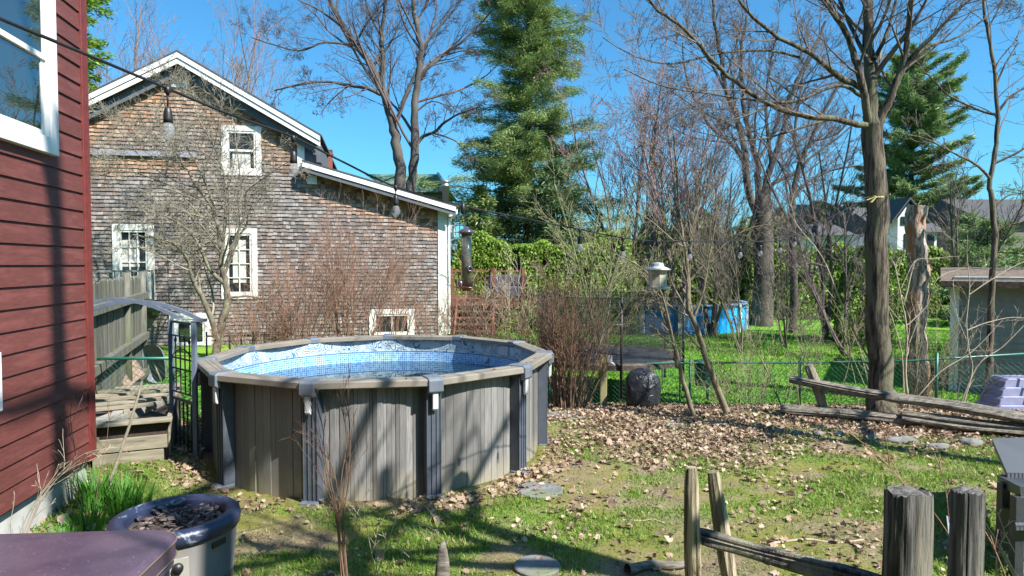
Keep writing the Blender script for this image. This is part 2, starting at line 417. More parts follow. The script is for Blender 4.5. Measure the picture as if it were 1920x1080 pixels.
i = (np.arange(ny_-1)[:, None]*nx_+np.arange(nx_-1)[None, :]).ravel()
m, n, bs = new_mat('yard ground'); bs.inputs['Roughness'].default_value = .95; bs.inputs['Specular IOR Level'].default_value = .15
co = coords(n); at1 = nd(n, 'ShaderNodeAttribute', attribute_name='litter'); at2 = nd(n, 'ShaderNodeAttribute', attribute_name='lawn'); at3 = nd(n, 'ShaderNodeAttribute', attribute_name='grass')
soil = mixc(n, ramp(n, noise(n, co, 3, 6), .35, .65), (.075, .055, .038), (.27, .21, .14))
soil = mixc(n, ramp(n, noise(n, co, 40, 4), .4, .7), soil, (.3, .24, .15))
moss = mixc(n, ramp(n, noise(n, co, 22, 5), .3, .7), (.12, .15, .03), (.24, .21, .06))
soil = mixc(n, ramp(n, noise(n, co, .9, 5), .44, .56), soil, moss)
gr = mixc(n, ramp(n, noise(n, co, 35, 4), .3, .7), (.09, .17, .025), (.18, .27, .05))
c = mixc(n, at3.outputs[2], soil, gr)
lt = mixc(n, ramp(n, noise(n, co, 26, 5, .7), .3, .7), (.12, .075, .05), (.4, .29, .21))
c = mixc(n, at1.outputs[2], c, lt)
lw = mixc(n, ramp(n, noise(n, co, 6, 6, .7), .3, .7), (.075, .22, .015), (.15, .34, .03))
lw = mixc(n, ramp(n, noise(n, co, .35, 4, .6), .48, .7), lw, (.24, .36, .04))
c = mixc(n, at2.outputs[2], c, lw)
n.links.new(c, bs.inputs['Base Color']); bump(n, bs, noise(n, co, 30, 6, .75), .9, .03)
M['ground'] = m
g = mesh_np('ground', np.stack([X, Y_, Z], -1).reshape(-1, 3), np.stack([i, i+1, i+1+nx_, i+nx_], -1), m, smooth=True,
            attr={'litter': litter_mask(X, Y_).ravel(), 'lawn': lawn_mask(X, Y_).ravel(), 'grass': grass_mask(X, Y_).ravel()})
tag(g, kind='structure')

# ================================================================ pool
PX, PY, PH, PN = -1.845, 9.287, -1.1356, 11
def pring(r, a, z): return (r*math.cos(a), r*math.sin(a), z)
pool = thing('above_ground_pool', 'round above-ground swimming pool with grey plank-pattern wall, taupe rim and blue tile liner', 'swimming pool', (PX, PY, 0))
rng = random.Random(3)
# outer wall: vertical planks of varied tone
m, n, bs = new_mat('pool wall planks'); bs.inputs['Roughness'].default_value = .5
g_ = nd(n, 'ShaderNodeNewGeometry'); cr = nd(n, 'ShaderNodeValToRGB'); e = cr.color_ramp.elements
for p_ in (.25, .5, .75): e.new(p_)
for k, c in enumerate([(.095, .093, .094), (.22, .218, .218), (.13, .128, .13), (.35, .348, .35), (.175, .172, .173)]): e[k].position = k/4; e[k].color = (*c, 1)
n.links.new(g_.outputs['Random Per Island'], cr.inputs[0])
co = coords(n, (9, 9, .5)); c = mixc(n, ramp(n, noise(n, co, 9, 5), .3, .75), cr.outputs[0], (.12, .112, .105)); 
tc = nd(n, 'ShaderNodeTexCoord'); sp = nd(n, 'ShaderNodeSeparateXYZ'); n.links.new(tc.outputs['Object'], sp.inputs[0])
nz = noise(n, coords(n, (1, 1, .6)), 3.5, 5); ad = nd(n, 'ShaderNodeMath', operation='MULTIPLY_ADD'); n.links.new(nz, ad.inputs[0]); ad.inputs[1].default_value = .5; 
n.links.new(sp.outputs[2], ad.inputs[2]); mud = nd(n, 'ShaderNodeMapRange'); mud.inputs[1].default_value = .55; mud.inputs[2].default_value = .27
n.links.new(ad.outputs[0], mud.inputs[0]); mm = nd(n, 'ShaderNodeMath', operation='MULTIPLY'); mm.inputs[1].default_value = .65; n.links.new(mud.outputs[0], mm.inputs[0])
c = mixc(n, mm.outputs[0], c, (.3, .275, .2)); n.links.new(c, bs.inputs['Base Color'])
V = []; Fq = []; a = 0
ws = []
while a < 2*PI: d = rng.choice([.018, .03, .03, .045])*rng.uniform(.85, 1.15); ws.append((a, min(a+d, 2*PI))); a += d
for k, (a0, a1) in enumerate(ws):
    ro = 2.2+rng.choice([0, .004, .008]); b = len(V); e_ = .0009
    for (r_, aa) in ((ro-.012, a0), (ro, a0+e_), (ro, (a0+a1)/2), (ro, a1-e_), (ro-.012, a1)):
        V += [pring(r_, aa, -.06), pring(r_, aa, 1.26)]
    for q in range(4): Fq.append((b+2*q, b+2*q+2, b+2*q+3, b+2*q+1))
mesh_np('wall', V, Fq, m, pool)
# liner
m, n, bs = new_mat('pool liner'); bs.inputs['Roughness'].default_value = .35
tc = nd(n, 'ShaderNodeTexCoord'); sp = nd(n, 'ShaderNodeSeparateXYZ'); n.links.new(tc.outputs['UV'], sp.inputs[0])
bt = nd(n, 'ShaderNodeTexBrick', offset=0.0, squash=1.0); n.links.new(tc.outputs['UV'], bt.inputs[0])
for k, v_ in (('Scale', 1), ('Mortar Size', .0032), ('Mortar Smooth', .1), ('Brick Width', .034), ('Row Height', .034), ('Bias', -.1)): bt.inputs[k].default_value = v_
bt.inputs['Color1'].default_value = (.02, .15, .5, 1); bt.inputs['Color2'].default_value = (.16, .5, .85, 1); bt.inputs['Mortar'].default_value = (.55, .72, .85, 1)
sc_ = nd(n, 'ShaderNodeTexNoise'); sc_.inputs['Scale'].default_value = 5.5; sc_.inputs['Detail'].default_value = 1.5; n.links.new(tc.outputs['UV'], sc_.inputs['Vector'])
vm = nd(n, 'ShaderNodeVectorMath', operation='MULTIPLY_ADD'); n.links.new(sc_.outputs['Color'], vm.inputs[0]); vm.inputs[1].default_value = (.16, .16, 0); n.links.new(tc.outputs['UV'], vm.inputs[2])
vo = nd(n, 'ShaderNodeTexVoronoi', feature='F1'); vo.inputs['Scale'].default_value = 6.5; n.links.new(vm.outputs[0], vo.inputs['Vector'])
sn = nd(n, 'ShaderNodeMath', operation='MULTIPLY'); sn.inputs[1].default_value = 40; n.links.new(vo.outputs['Distance'], sn.inputs[0])
s2 = nd(n, 'ShaderNodeMath', operation='SINE'); n.links.new(sn.outputs[0], s2.inputs[0])
sw = mixc(n, ramp(n, s2.outputs[0], .0, .55), (.46, .53, .54), (.04, .16, .34))
sw = mixc(n, ramp(n, sc_.outputs[0], .52, .6), sw, (.42, .55, .62))
gt = nd(n, 'ShaderNodeMath', operation='GREATER_THAN'); gt.inputs[1].default_value = 1.04; n.links.new(sp.outputs[1], gt.inputs[0])
c = mixc(n, gt.outputs[0], bt.outputs[0], sw)
ln = nd(n, 'ShaderNodeMath', operation='COMPARE'); ln.inputs[1].default_value = 1.036; ln.inputs[2].default_value = .008; n.links.new(sp.outputs[1], ln.inputs[0])
c = mixc(n, ln.outputs[0], c, (.03, .12, .35)); n.links.new(c, bs.inputs['Base Color'])
N = 160; V = []; UV = []
for k in range(N+1):
    a = 2*PI*k/N; V += [pring(2.185, a, .02), pring(2.185, a, 1.27)]; UV += [(a*2.235, .02), (a*2.235, 1.27)]
mesh_np('liner', V, np.array([(2*k, 2*k+1, 2*k+3, 2*k+2) for k in range(N)]), m, pool, True, uv=UV)
b = MB(); b.lathe([(0.01, .015), (2.184, .02)], 60, cap=False); b.build('pool_floor', mat('liner floor', (.05, .2, .4), (.08, .28, .5), 4, .5), pool)
m, n, bs = new_mat('pool water'); bs.inputs['Base Color'].default_value = (.006, .022, .035, 1); bs.inputs['Roughness'].default_value = .015; bs.inputs['IOR'].default_value = 1.5
bump(n, bs, noise(n, coords(n), 1.2, 1), .03, .02)
V = [(0, 0, .867)]+[pring(2.183, 2*PI*k/96, .867) for k in range(96)]
mesh_np('water', V, [(0, k+1, (k+1) % 96+1) for k in range(96)], m, pool)
# rails, uprights, caps
def post_a(i): return PH+2*PI*i/PN
RI, RO, ZT, ZB = 2.18, 2.415, 1.32, 1.235
for i_ in range(PN):
    a0, a1 = post_a(i_), post_a(i_+1); t0_, t1_ = a0+.022, a1-.022
    prof = [(RI, ZB+.02), (RI, ZT-.012), (RI+.02, ZT-.002), (RI+.065, ZT-.004), (RI+.07, ZT-.010), (RI+.078, ZT-.004), (RI+.12, ZT-.002), (RI+.125, ZT-.008), (RI+.133, ZT-.002), (RO-.02, ZT-.004), (RO, ZT-.016), (RO+.004, ZB+.012), (RO-.008, ZB), (RO-.03, ZB), (RO-.03, ZB+.03), (RI+.03, ZB+.03), (RI+.03, ZB+.02)]
    b = MB(); k = len(prof)
    b.add([pring(r_, t0_, z) for r_, z in prof]+[pring(r_, t1_, z) for r_, z in prof],
          [tuple(range(k)), tuple(range(k, 2*k))[::-1]]+[(q, (q+1) % k+0, (q+1) % k+k, q+k)[::-1] for q in range(k)])
    b.build('top_rail', M['rail'], pool)
    Mt = Matrix.Rotation(a0, 4, 'Z')
    b = MB()
    b.box(2.21, 2.335, -.085, .085, .0, 1.232, Mt)
    for q in (-.086, -.03, .025, .07): b.box(2.3355, 2.347, q, q+.016, .02, 1.23, Mt)
    up = b.build('upright', M['upright'], pool, bevel=.006)
    b = MB(); b.box(2.22, 2.42, -.1, .1, -.04, .022, Mt); b.build('foot_plate', M['cap'], up, bevel=.008)
    b = MB(); b.prism([(RI-.012, ZB+.012), (RI-.012, ZT+.004), (RI+.01, ZT+.014), (RO-.02, ZT+.012), (RO+.016, ZT-.012), (RO+.02, ZB-.055), (RO-.03, ZB-.085), (RO-.06, ZB-.085), (RO-.06, ZB-.01), (RI+.02, ZB-.004)], -.085, .085)
    b.v = [tuple(Mt @ Vector(v)) for v in b.v]
    cp = b.build('rail_cap', M['cap'], pool, bevel=.012)
    b = MB(); b.prism([(RO-.052, 1.165), (RO-.008, 1.165), (RO-.012, .99), (RO-.03, .965), (RO-.052, .97)], -.032, .032)
    b.v = [tuple(Mt @ Vector(v)) for v in b.v]; b.build('clip', M['clip'], cp, bevel=.008)
# skimmer plate and return jet inside
def on_liner(px, py):
    d = ray(px, py); a = d.x**2+d.y**2; bb = -2*(d.x*PX+d.y*PY); c_ = PX**2+PY**2-2.185**2
    k = (-bb+math.sqrt(bb*bb-4*a*c_))/(2*a); return Vector((d.x*k-PX, d.y*k-PY, CZ+d.z*k))
q = on_liner(945, 659); a = math.atan2(q.y, q.x); Mt = Matrix.Rotation(a, 4, 'Z')
b = MB(); b.box(2.155, 2.182, -.14, .14, q.z-.07, q.z+.09, Mt); sk = b.build('skimmer', M['clip'], pool, bevel=.01)
q = on_liner(913, 674); a = math.atan2(q.y, q.x)
b = MB(); b.lathe([(.05, 0), (.05, .02), (.03, .035), (.012, .035), (.012, .01)], 16)
o = b.build('return_jet', M['clip'], pool, True); o.location = (q.x*.995, q.y*.995, q.z); o.rotation_euler = (0, -PI/2, a)

# ================================================================ red house (left)
RHx, RHy = -4.52, 7.0
rd = Vector((.1755, -.9845, 0)); rn = Vector((.9845, .1755, 0))
def RH(px, py):
    d = ray(px, py); o_ = Vector((RHx, RHy, 0)); k = (o_-Vector((0, 0, CZ))).dot(rn)/d.dot(rn)
    q = Vector((0, 0, CZ))+d*k; return (q-o_).dot(rd), q.z
house = thing('red_house', 'dark red clapboard house corner with white trimmed window at the left edge', 'house', (RHx, RHy, 0), math.atan2(rd.y, rd.x))
zb = RH(165, 860)[1]
b = MB(); z = zb; ex = .187; L_ = 5.6
while z < 7.5:
    jt = [0.0]+sorted(random.Random(int(z*97)).uniform(.5, L_-.4) for _ in range(2))+[L_]
    for xa, xb in zip(jt[:-1], jt[1:]):
        xb -= .003
        b.add([(xa, -.01, z+ex+.01), (xb, -.01, z+ex+.01), (xb, .004, z+ex+.01), (xa, .004, z+ex+.01), (xa, -.01, z), (xb, -.01, z), (xb, .022, z), (xa, .022, z)],
              [(0, 1, 2, 3), (3, 2, 6, 7), (4, 7, 6, 5), (0, 4, 5, 1), (0, 3, 7, 4), (1, 5, 6, 2)])
    z += ex
b.build('siding', M['red_siding'], house)
b = MB(); b.box(.0, L_, -6, -.012, zb, 7.5); b.build('back_wall', M['red_trim'], house)
b = MB(); b.box(.0, .115, -.008, .036, zb-.03, 7.5); b.box(-.03, -.001, -.1, .034, zb-.03, 7.5); b.build('corner_board', M['red_trim'], house, bevel=.004)
b = MB(); b.box(.02, L_, -5.9, -.05, -.5, zb-.002); b.build('foundation', M['concrete'], house)
b = MB(); b.box(.02, L_, -.049, -.013, zb-.03, zb-.0); b.build('sill_board', M['black'], house)
def win_box(par, s0, s1, z0, z1, cas=.11, mats=None, rail=None, muntin=(0, 0), curt=True, sgn=1, T=.03, name='window', glass='glass', inner=.0, sashw=.06):
    """window in a wall plane: x along the wall, y outward*sgn; opening s0..s1 , z0..z1 outside the casing"""
    mw = mats or M['white']
    def yb(bx, x0, x1, y0, y1, z0_, z1_):
        y0, y1 = sgn*y0, sgn*y1; bx.box(x0, x1, min(y0, y1), max(y0, y1), z0_, z1_)
    b = MB(); a0, a1, c0, c1 = s0+cas, s1-cas, z0+cas, z1-cas
    yb(b, s0, a0, .0, T, z0, z1); yb(b, a1, s1, .0, T, z0, z1); yb(b, a0, a1, .0, T, c1, z1); yb(b, a0, a1, .0, T, z0, c0)
    fr = b.build(name, mw, par, bevel=.004)
    s = sashw; b = MB(); d0, d1 = .002, T*.72
    yb(b, a0, a0+s, d0, d1, c0, c1); yb(b, a1-s, a1, d0, d1, c0, c1); yb(b, a0+s, a1-s, d0, d1, c1-s, c1); yb(b, a0+s, a1-s, d0, d1, c0, c0+s)
    if rail is not None: zz = c0+(c1-c0)*rail; yb(b, a0+s, a1-s, d0, d1+.012, zz-.03, zz+.03)
    nx, nz = muntin
    for q in range(1, nx): xx = a0+s+(a1-a0-2*s)*q/nx; yb(b, xx-.012, xx+.012, d0, d1-.004, c0+s, c1-s)
    for q in range(1, nz): zz = c0+s+(c1-c0-2*s)*q/nz; yb(b, a0+s, a1-s, d0, d1-.006, zz-.012, zz+.012)
    b.build('sash', mw, fr)
    b = MB(); yb(b, a0, a1, .003, .008, c0, c1); b.build('pane', M[glass], fr)
    return fr, (a0+s, a1-s, c0+s, c1-s)
s1, z0 = RH(109, 297); s1 = RH(110, 297)[0]; sx = RH(64, 200)[0]
# window opening: right edge nearest the corner (smaller s), runs on to the left out of the frame
sR = RH(95, 294)[0]; zB = RH(95, 293)[1]; sL = sR+1.75; zT = zB+1.95
def Wn():
    b = MB()
    c = .135
    b.box(sR, sR+c, .0, .078, zB, zT); b.box(sL-c, sL, 0, .078, zB, zT); b.box(sR+c, sL-c, 0, .078, zB, zB+.15); b.box(sR+c, sL-c, 0, .078, zT-c, zT)
    fr = b.build('window', M['white'], house, bevel=.005)
    b = MB(); a0, a1, c0, c1 = sR+c, sL-c, zB+.15, zT-c
    b.box(a0, a0+.035, .0, .068, c0, c1); b.build('jamb', M['white'], fr, bevel=.004); b = MB(); b.box(a1-.035, a1, 0, .068, c0, c1); b.build('jamb', M['white'], fr, bevel=.004)
    zr = RH(70, 108)[1]
    b = MB(); a0 += .036; a1 -= .036
    for (l0, l1, y0, y1, rw) in ((c0, zr+.03, .024, .042, .055), (zr-.02, c1, .043, .06, .05)):
        b.box(a0, a0+.055, y0, y1, l0, l1); b.box(a1-.055, a1, y0, y1, l0, l1); b.box(a0+.055, a1-.055, y0, y1, l0, l0+rw); b.box(a0+.055, a1-.055, y0, y1, l1-.05, l1)
    b.build('sash', M['white'], fr, bevel=.003)
    b = MB(); b.box(a0+.01, a1-.01, .03, .034, c0, zr); b.box(a0+.01, a1-.01, .049, .053, zr, c1); b.build('pane', M['glass_dk'], fr)
m, n, bs = new_mat('reflective glass'); bs.inputs['Base Color'].default_value = (.02, .03, .03, 1); bs.inputs['Roughness'].default_value = .01; bs.inputs['IOR'].default_value = 3.2
M['glass_dk'] = m
Wn()
# a second, lower window whose trim just enters the frame
q0 = RH(-7, 770); q1 = RH(-7, 660)
b = MB(); b.box(q0[0], q0[0]+.1, 0, .05, q0[1], q1[1]); b.box(q0[0]+.1, q0[0]+.8, 0, .05, q0[1], q0[1]+.1); b.box(q0[0]+.1, q0[0]+.8, 0, .05, q1[1]-.1, q1[1]); b.box(q0[0]+.8, q0[0]+.9, 0, .05, q0[1], q1[1])
f2 = b.build('window', M['white'], house, bevel=.004); b = MB(); b.box(q0[0]+.1, q0[0]+.8, .024, .03, q0[1]+.1, q1[1]-.1); b.build('pane', M['glass'], f2)

# ================================================================ shingled house
HA = math.atan(.2); HO = Vector((0, 20.9, 0)); he = Vector((math.cos(HA), math.sin(HA), 0)); hn = Vector((math.sin(HA), -math.cos(HA), 0))
def HF(px, py, off=0):
    """point on the gable wall, in the house's own x (along wall) and z"""
    d = ray(px, py); k = (HO+hn*off-Vector((0, 0, CZ))).dot(hn)/d.dot(hn)
    q = Vector((0, 0, CZ))+d*k; return (q-HO).dot(he), q.z
sh = thing('shingled_house', 'two storey house with brown and grey cedar shingle gable wall and white roof trim', 'house', HO, HA)
OV = .4
ax, az = HF(332, 96, OV); lx, lz = HF(150, 190, OV); rx, rz = HF(600, 243, OV)
pit = ((az-lz)/(ax-lx)+(az-rz)/(rx-ax))/2
wr = HF(566, 300)[0]           # right end of the tall part
e0x, e0z = HF(566, 301, OV); e1x, e1z = HF(855, 386, OV); p2 = (e0z-e1z)/(e1x-e0x)
WR = HF(838, 500)[0]; WL = -14.0
def roofz(x):
    t = az-abs(x-ax)*pit; t = np.where(x > wr, e0z-(x-e0x)*p2, t); return t
xs0 = WL; exz = .11
# shingles: one island each
rs = np.random.RandomState(4); V = []; Fq = []; warm = []
z = -.1; row = 0
zband = HF(250, 290)[1]; bx1 = HF(370, 290)[0]
WRECT = []
for q in ((415, 235, 491, 330), (211, 420, 292, 562), (414, 428, 484, 560), (318, 588, 397, 655), (692, 580, 777, 634)):
    s0_, zt_ = HF(q[0], q[1]); s1_, zb_ = HF(q[2], q[3]); WRECT.append((s0_+.06, s1_-.06, zb_+.06, zt_-.1))
while z < az:
    x = xs0-rs.rand()*.1
    while x < WR-.02:
        wd = rs.uniform(.07, .19); x1 = min(x+wd-.006, WR-.02); xm = (x+x1)/2
        top = float(roofz(xm))-.13
        if z < top-.02 and z > -.05 and not any(r_[0] < xm < r_[1] and r_[2] < z < r_[3] for r_ in WRECT):
            b0 = len(V); dz = rs.uniform(-.012, .012); y1 = -.034-rs.rand()*.014; zt = min(z+exz+.02, top)
            V += [(x, 0, z+dz), (x1, 0, z+dz), (x1, y1, z+dz), (x, y1, z+dz), (x, -.004, zt), (x1, -.004, zt)]
            Fq += [(0+b0, 1+b0, 2+b0, 3+b0), (3+b0, 2+b0, 5+b0, 4+b0), (0+b0, 3+b0, 4+b0), (1+b0, 5+b0, 2+b0)]
            de = top-z
            wm = max(0, 1-de/(2.1+1.2*(float(vnoise(xm*.6, 3.))-.5)))
            if xm > wr: wm = max(0, 1-de/1.3)*(.8+.4*float(vnoise(xm, 9.)))
            if zband-1.0 < z < zband-.04 and xm < bx1: wm = max(wm, (1-(zband-z)/.8)*.9)
            wm = min(1, max(0, wm*1.35+rs.uniform(-.2, .2)+.35*(float(fbm(xm*.8, z*.8, 31))-.5)))
            warm += [wm]*6
        x += wd
    z += exz; row += 1
m, n, bs = new_mat('cedar shingles'); bs.inputs['Roughness'].default_value = .9; bs.inputs['Specular IOR Level'].default_value = .2
g_ = nd(n, 'ShaderNodeNewGeometry'); cr = nd(n, 'ShaderNodeValToRGB'); e = cr.color_ramp.elements; e.new(.5)
for k, c in enumerate([(.11, .098, .095), (.18, .163, .158), (.3, .282, .275)]): e[k].position = k/2; e[k].color = (*c, 1)
cr2 = nd(n, 'ShaderNodeValToRGB'); e = cr2.color_ramp.elements; e.new(.5)
for k, c in enumerate([(.17, .085, .045), (.35, .19, .1), (.5, .31, .185)]): e[k].position = k/2; e[k].color = (*c, 1)
for r_ in (cr, cr2): n.links.new(g_.outputs['Random Per Island'], r_.inputs[0])
at = nd(n, 'ShaderNodeAttribute', attribute_name='warm')
c = mixc(n, at.outputs[2], cr.outputs[0], cr2.outputs[0])
st = noise(n, coords(n, (6, 1, .6)), 4, 5); c = mixc(n, ramp(n, st, .5, .75), c, (.14, .12, .115)); n.links.new(c, bs.inputs['Base Color'])
bump(n, bs, noise(n, coords(n, (20, 1, 2)), 4, 4), .5, .01)
mesh_np('shingle_wall', V, [tuple(f) for f in Fq], m, sh, attr={'warm': warm})
# body behind
b = MB(); D_ = 9
pts = [(WL, -.5), (WR-.03, -.5), (WR-.03, float(roofz(WR-.03))-.16), (wr+.001, float(roofz(wr+.01))-.16), (wr, float(roofz(wr))-.16), (ax, az-.16), (WL, float(roofz(WL))-.16)]
b.prism(pts, .002, D_); b.build('wall', M['dark_sh'] if 'dark_sh' in M else mat('shingle side wall', (.2, .17, .16), (.3, .27, .26), 6, .9), sh)
def slope(x0, z0, x1, z1, th, y0, y1):
    """sloped slab: top surface from (x0,z0) to (x1,z1)"""
    b = MB(); b.prism([(x0, z0), (x1, z1), (x1, z1-th), (x0, z0-th)], y0, y1); return b
b = slope(WL-.3, az-(ax-WL+.3)*pit+.03, ax, az+.03, .05, -OV-.03, D_+.3); b.prism([(ax, az+.031), (rx+.05, az+.031-(rx+.05-ax)*pit), (rx+.05, az-.02-(rx+.05-ax)*pit), (ax, az-.02)], -OV-.03, D_+.3)
b.prism([(e0x+.0, e0z+.03), (e1x+.08, e1z+.03-.08*p2), (e1x+.08, e1z-.02-.08*p2), (e0x, e0z-.02)], -OV-.03, D_+.3)
b.build('roof', M['roof'], sh)
# rake boards: upper and lower white board, dark soffit
b = MB()
def rake(x0, z0, x1, z1, o0, o1, ya, yb_, bb): bb.prism([(x0, z0-o0), (x1, z1-o0), (x1, z1-o1), (x0, z0-o1)], ya, yb_)
lx0 = WL-.25; lz0 = az-(ax-lx0)*pit; rz_ = az-(rx-ax)*pit
rake(lx0, lz0, ax, az, .022, .17, -OV-.02, -OV+.01, b); rake(ax, az, rx, rz_, .022, .17, -OV-.02, -OV+.01, b)
rake(lx0, lz0, ax, az, .19, .33, -OV+.012, -OV+.04, b); rake(ax, az, rx, rz_, .19, .33, -OV+.012, -OV+.04, b)
b.build('rake_board', M['white'], sh)
b = MB(); rake(e0x, e0z, e1x, e1z, .022, .17, -OV-.02, -OV+.01, b); b.build('rake_board', M['white'], sh)
b = MB(); rake(e0x, e0z, e1x, e1z, .172, .3, -OV+.012, -OV+.04, b)
rake(lx0, lz0, ax, az, .05, .08, -OV+.012, -.03, b); rake(ax, az, rx, rz_, .05, .08, -OV+.012, -.03, b)
rake(lx0, lz0, ax, az, .334, .6, -OV+.2, -OV+.22, b); rake(ax, az, rx, rz_, .334, .6, -OV+.2, -OV+.22, b)
rake(e0x, e0z, e1x, e1z, .05, .08, -OV+.012, -.03, b)
b.build('soffit', M['fascia'], sh)
# corner boards
b = MB(); b.box(WR-.28, WR, -.06, .1, .1, float(roofz(WR-.1))-.2); b.build('corner_board', M['white_worn'], sh)
b = MB(); zz0 = float(roofz(wr+.05))+.02; b.box(wr-.12, wr+.08, -.06, .05, zz0-.25, az-(wr+.08-ax)*pit-.3); b.build('corner_board', M['white'], sh)
b = MB(); b.box(wr-.02, rx-.02, -.03, D_, zz0, az-(rx-ax)*pit-.2); b.build('eave_box', M['fascia'], sh)
# gutter return at the low corner
b = MB(); gxp, gzp = WR+.04, float(roofz(WR))-.1
b.tube([(e1x+.02, -.3, e1z-.1), (e1x+.02, -.3, e1z-.22), (WR+.06, -.05, e1z-.42), (WR+.06, -.05, .4)], .04, 8); b.build('downspout', M['white'], sh)
# band of flashing
bz = HF(250, 286)[1]; b = MB(); b.box(WL, bx1, -.11, -.03, bz-.1, bz+.03); b.build('flashing_band', mat('grey flashing', (.3, .32, .38), (.2, .2, .24), 9, .6), sh)
# windows
def hw(px0, py0, px1, py1, **k):
    s0_, zt_ = HF(px0, py0); s1_, zb_ = HF(px1, py1); return win_box(sh, s0_, s1_, zb_, zt_, sgn=-1, T=.07, **k)
hw(415, 235, 491, 330, cas=.15, mats=M['white_worn'], rail=.5, glass='glass')
hw(211, 420, 292, 562, cas=.17, mats=M['white_worn'], rail=None, muntin=(3, 4), glass='glass')
hw(414, 428, 484, 560, cas=.15, mats=M['white_worn'], rail=None, muntin=(2, 4), glass='glass')
hw(318, 588, 397, 655, cas=.17, mats=M['white'], rail=None, muntin=(2, 1), glass='glass')
hw(692, 580, 777, 634, cas=.15, mats=M['white'], rail=None, muntin=(2, 1), glass='glass')
for (p0, p1) in (((228, 450), (262, 500)), ((436, 450), (462, 530)), ((436, 285), (470, 318))):
    s0_, zt_ = HF(*p0); s1_, zb_ = HF(*p1); b = MB(); b.box(s0_, s1_, -.012, -.0095, zb_, zt_); b.build('curtain', M['curtain'], sh)
# gable vent
s0_, zt_ = HF(321, 128); s1_, zb_ = HF(355, 165); b = MB()
b.box(s0_, s0_+.09, -.07, -.02, zb_, zt_); b.box(s1_-.09, s1_, -.07, -.02, zb_, zt_); b.box(s0_+.09, s1_-.09, -.07, -.02, zt_-.08, zt_); b.box(s0_+.09, s1_-.09, -.07, -.02, zb_, zb_+.05)
vt = b.build('gable_vent', M['white'], sh); b = MB(); z = zb_+.06
while z < zt_-.1: b.add([(s0_+.09, -.025, z+.05), (s1_-.09, -.025, z+.05), (s1_-.09, -.06, z), (s0_+.09, -.06, z)], [(0, 1, 2, 3)]); z += .055
b.build('louvres', M['white_worn'], vt)
s0_, zt_ = HF(577, 330); s1_, zb_ = HF(595, 346); b = MB(); b.box(s0_, s1_, -.12, -.025, zb_, zt_)
for q in range(4): b.box(s0_+.01, s1_-.01, -.13, -.12, zb_+.03+q*.05, zb_+.05+q*.05)
b.build('vent_box', M['white'], sh, bevel=.006)
# small balcony in front of the left windows
s0_, zt_ = HF(163, 508, .9); s1_, zb_ = HF(290, 556, .9); zf = HF(270, 570, .9)[1]
b = MB(); b.box(s0_-.5, s1_, -.95, -.03, zf-.1, zf+.02); b.build('balcony_deck', M['plank'], sh)
b = MB(); b.box(s0_-.5, s1_, -.95, -.91, zt_-.03, zt_+.02); b.box(s0_-.5, s1_, -.95, -.91, zf+.12, zf+.15)
x = s0_-.45
while x < s1_: b.box(x, x+.025, -.94, -.92, zf+.15, zt_-.03); x += .16
b.box(s1_-.06, s1_, -.96, -.9, zf+.02, zt_+.03); b.build('balcony_railing', mat('grey railing', (.25, .26, .27), (.18, .19, .2), 6, .7), sh)
s0_, zt_ = HF(163, 492, 1.1); s1_, zb_ = HF(208, 510, 1.1)
# chimney and flue on the roof
c0 = HF(601, 283)[0]-.3; b = MB(); b.box(c0, c0+.42, 2.8, 3.3, 4, 6.45); b.box(c0-.04, c0+.46, 2.76, 3.34, 6.3, 6.38); ch = b.build('chimney', M['brick'], sh)
b = MB(); b.box(c0-.02, c0+.44, 2.78, 3.32, 6.451, 6.5); b.build('chimney_cap', M['steel'], ch)
fp = P(835, 350, 22.3)-HO; fx, fy = fp.dot(he), fp.dot(-hn)
b = MB(); b.lathe([(.11, 3.4), (.11, fp.z+.0), (.15, fp.z+.0), (.15, fp.z+.05), (.13, fp.z+.06), (.13, fp.z+.13), (.16, fp.z+.14), (.16, fp.z+.2), (.03, fp.z+.22)], 16, (fx, fy, 0)); b.build('flue_pipe', M['steel'], sh, True)
# ================================================================ hot tub cover
m, n, bs = new_mat('vinyl spa cover'); co = coords(n)
c = mixc(n, ramp(n, noise(n, co, 3, 6), .35, .7), (.06, .042, .068), (.095, .065, .095)); c = mixc(n, ramp(n, noise(n, co, 60, 3), .62, .75), c, (.2, .16, .17))
n.links.new(c, bs.inputs['Base Color']); bs.inputs['Roughness'].default_value = .33; bump(n, bs, noise(n, co, 45, 5), .25, .004); M['vinyl'] = m
a_ = G(349, 988, .95); b_ = G(0, 998, .95); d_ = G(286, 1080, .95)
ex_ = Vector((b_.x-a_.x, b_.y-a_.y, 0)).normalized(); ang = math.atan2(ex_.y, ex_.x)
tub = thing('hot_tub', 'square hot tub with rounded purple-brown vinyl cover at the lower left corner', 'hot tub', (a_.x, a_.y, gz1(a_.x, a_.y)), ang)
tz = tub.location.z
def rrect(x0, x1, y0, y1, r, k=8):
    o = []
    for cx, cy, a0 in ((x1-r, y1-r, 0), (x0+r, y1-r, 90), (x0+r, y0+r, 180), (x1-r, y0+r, 270)):
        for q in range(k+1): a = R(a0+90*q/k); o.append((cx+r*math.cos(a), cy+r*math.sin(a)))
    return o
W_ = 2.1
b = MB(); zc = .95-tz
pr = rrect(.0, W_, .0, W_, .19)
levels = [(.0, zc-.115), (.0, zc-.02), (.012, zc-.006), (.04, zc)]
vs = []; k = len(pr)
for off, z in levels: vs += [(W_/2+(x-W_/2)*(1-off/(W_/2)), W_/2+(y-W_/2)*(1-off/(W_/2)), z) for x, y in pr]
b.add(vs, [(i*k+q, i*k+(q+1) % k, (i+1)*k+(q+1) % k, (i+1)*k+q) for i in range(3) for q in range(k)]+[tuple(3*k+q for q in range(k)), tuple(range(k))[::-1]])
cov = b.build('cover', M['vinyl'], tub)
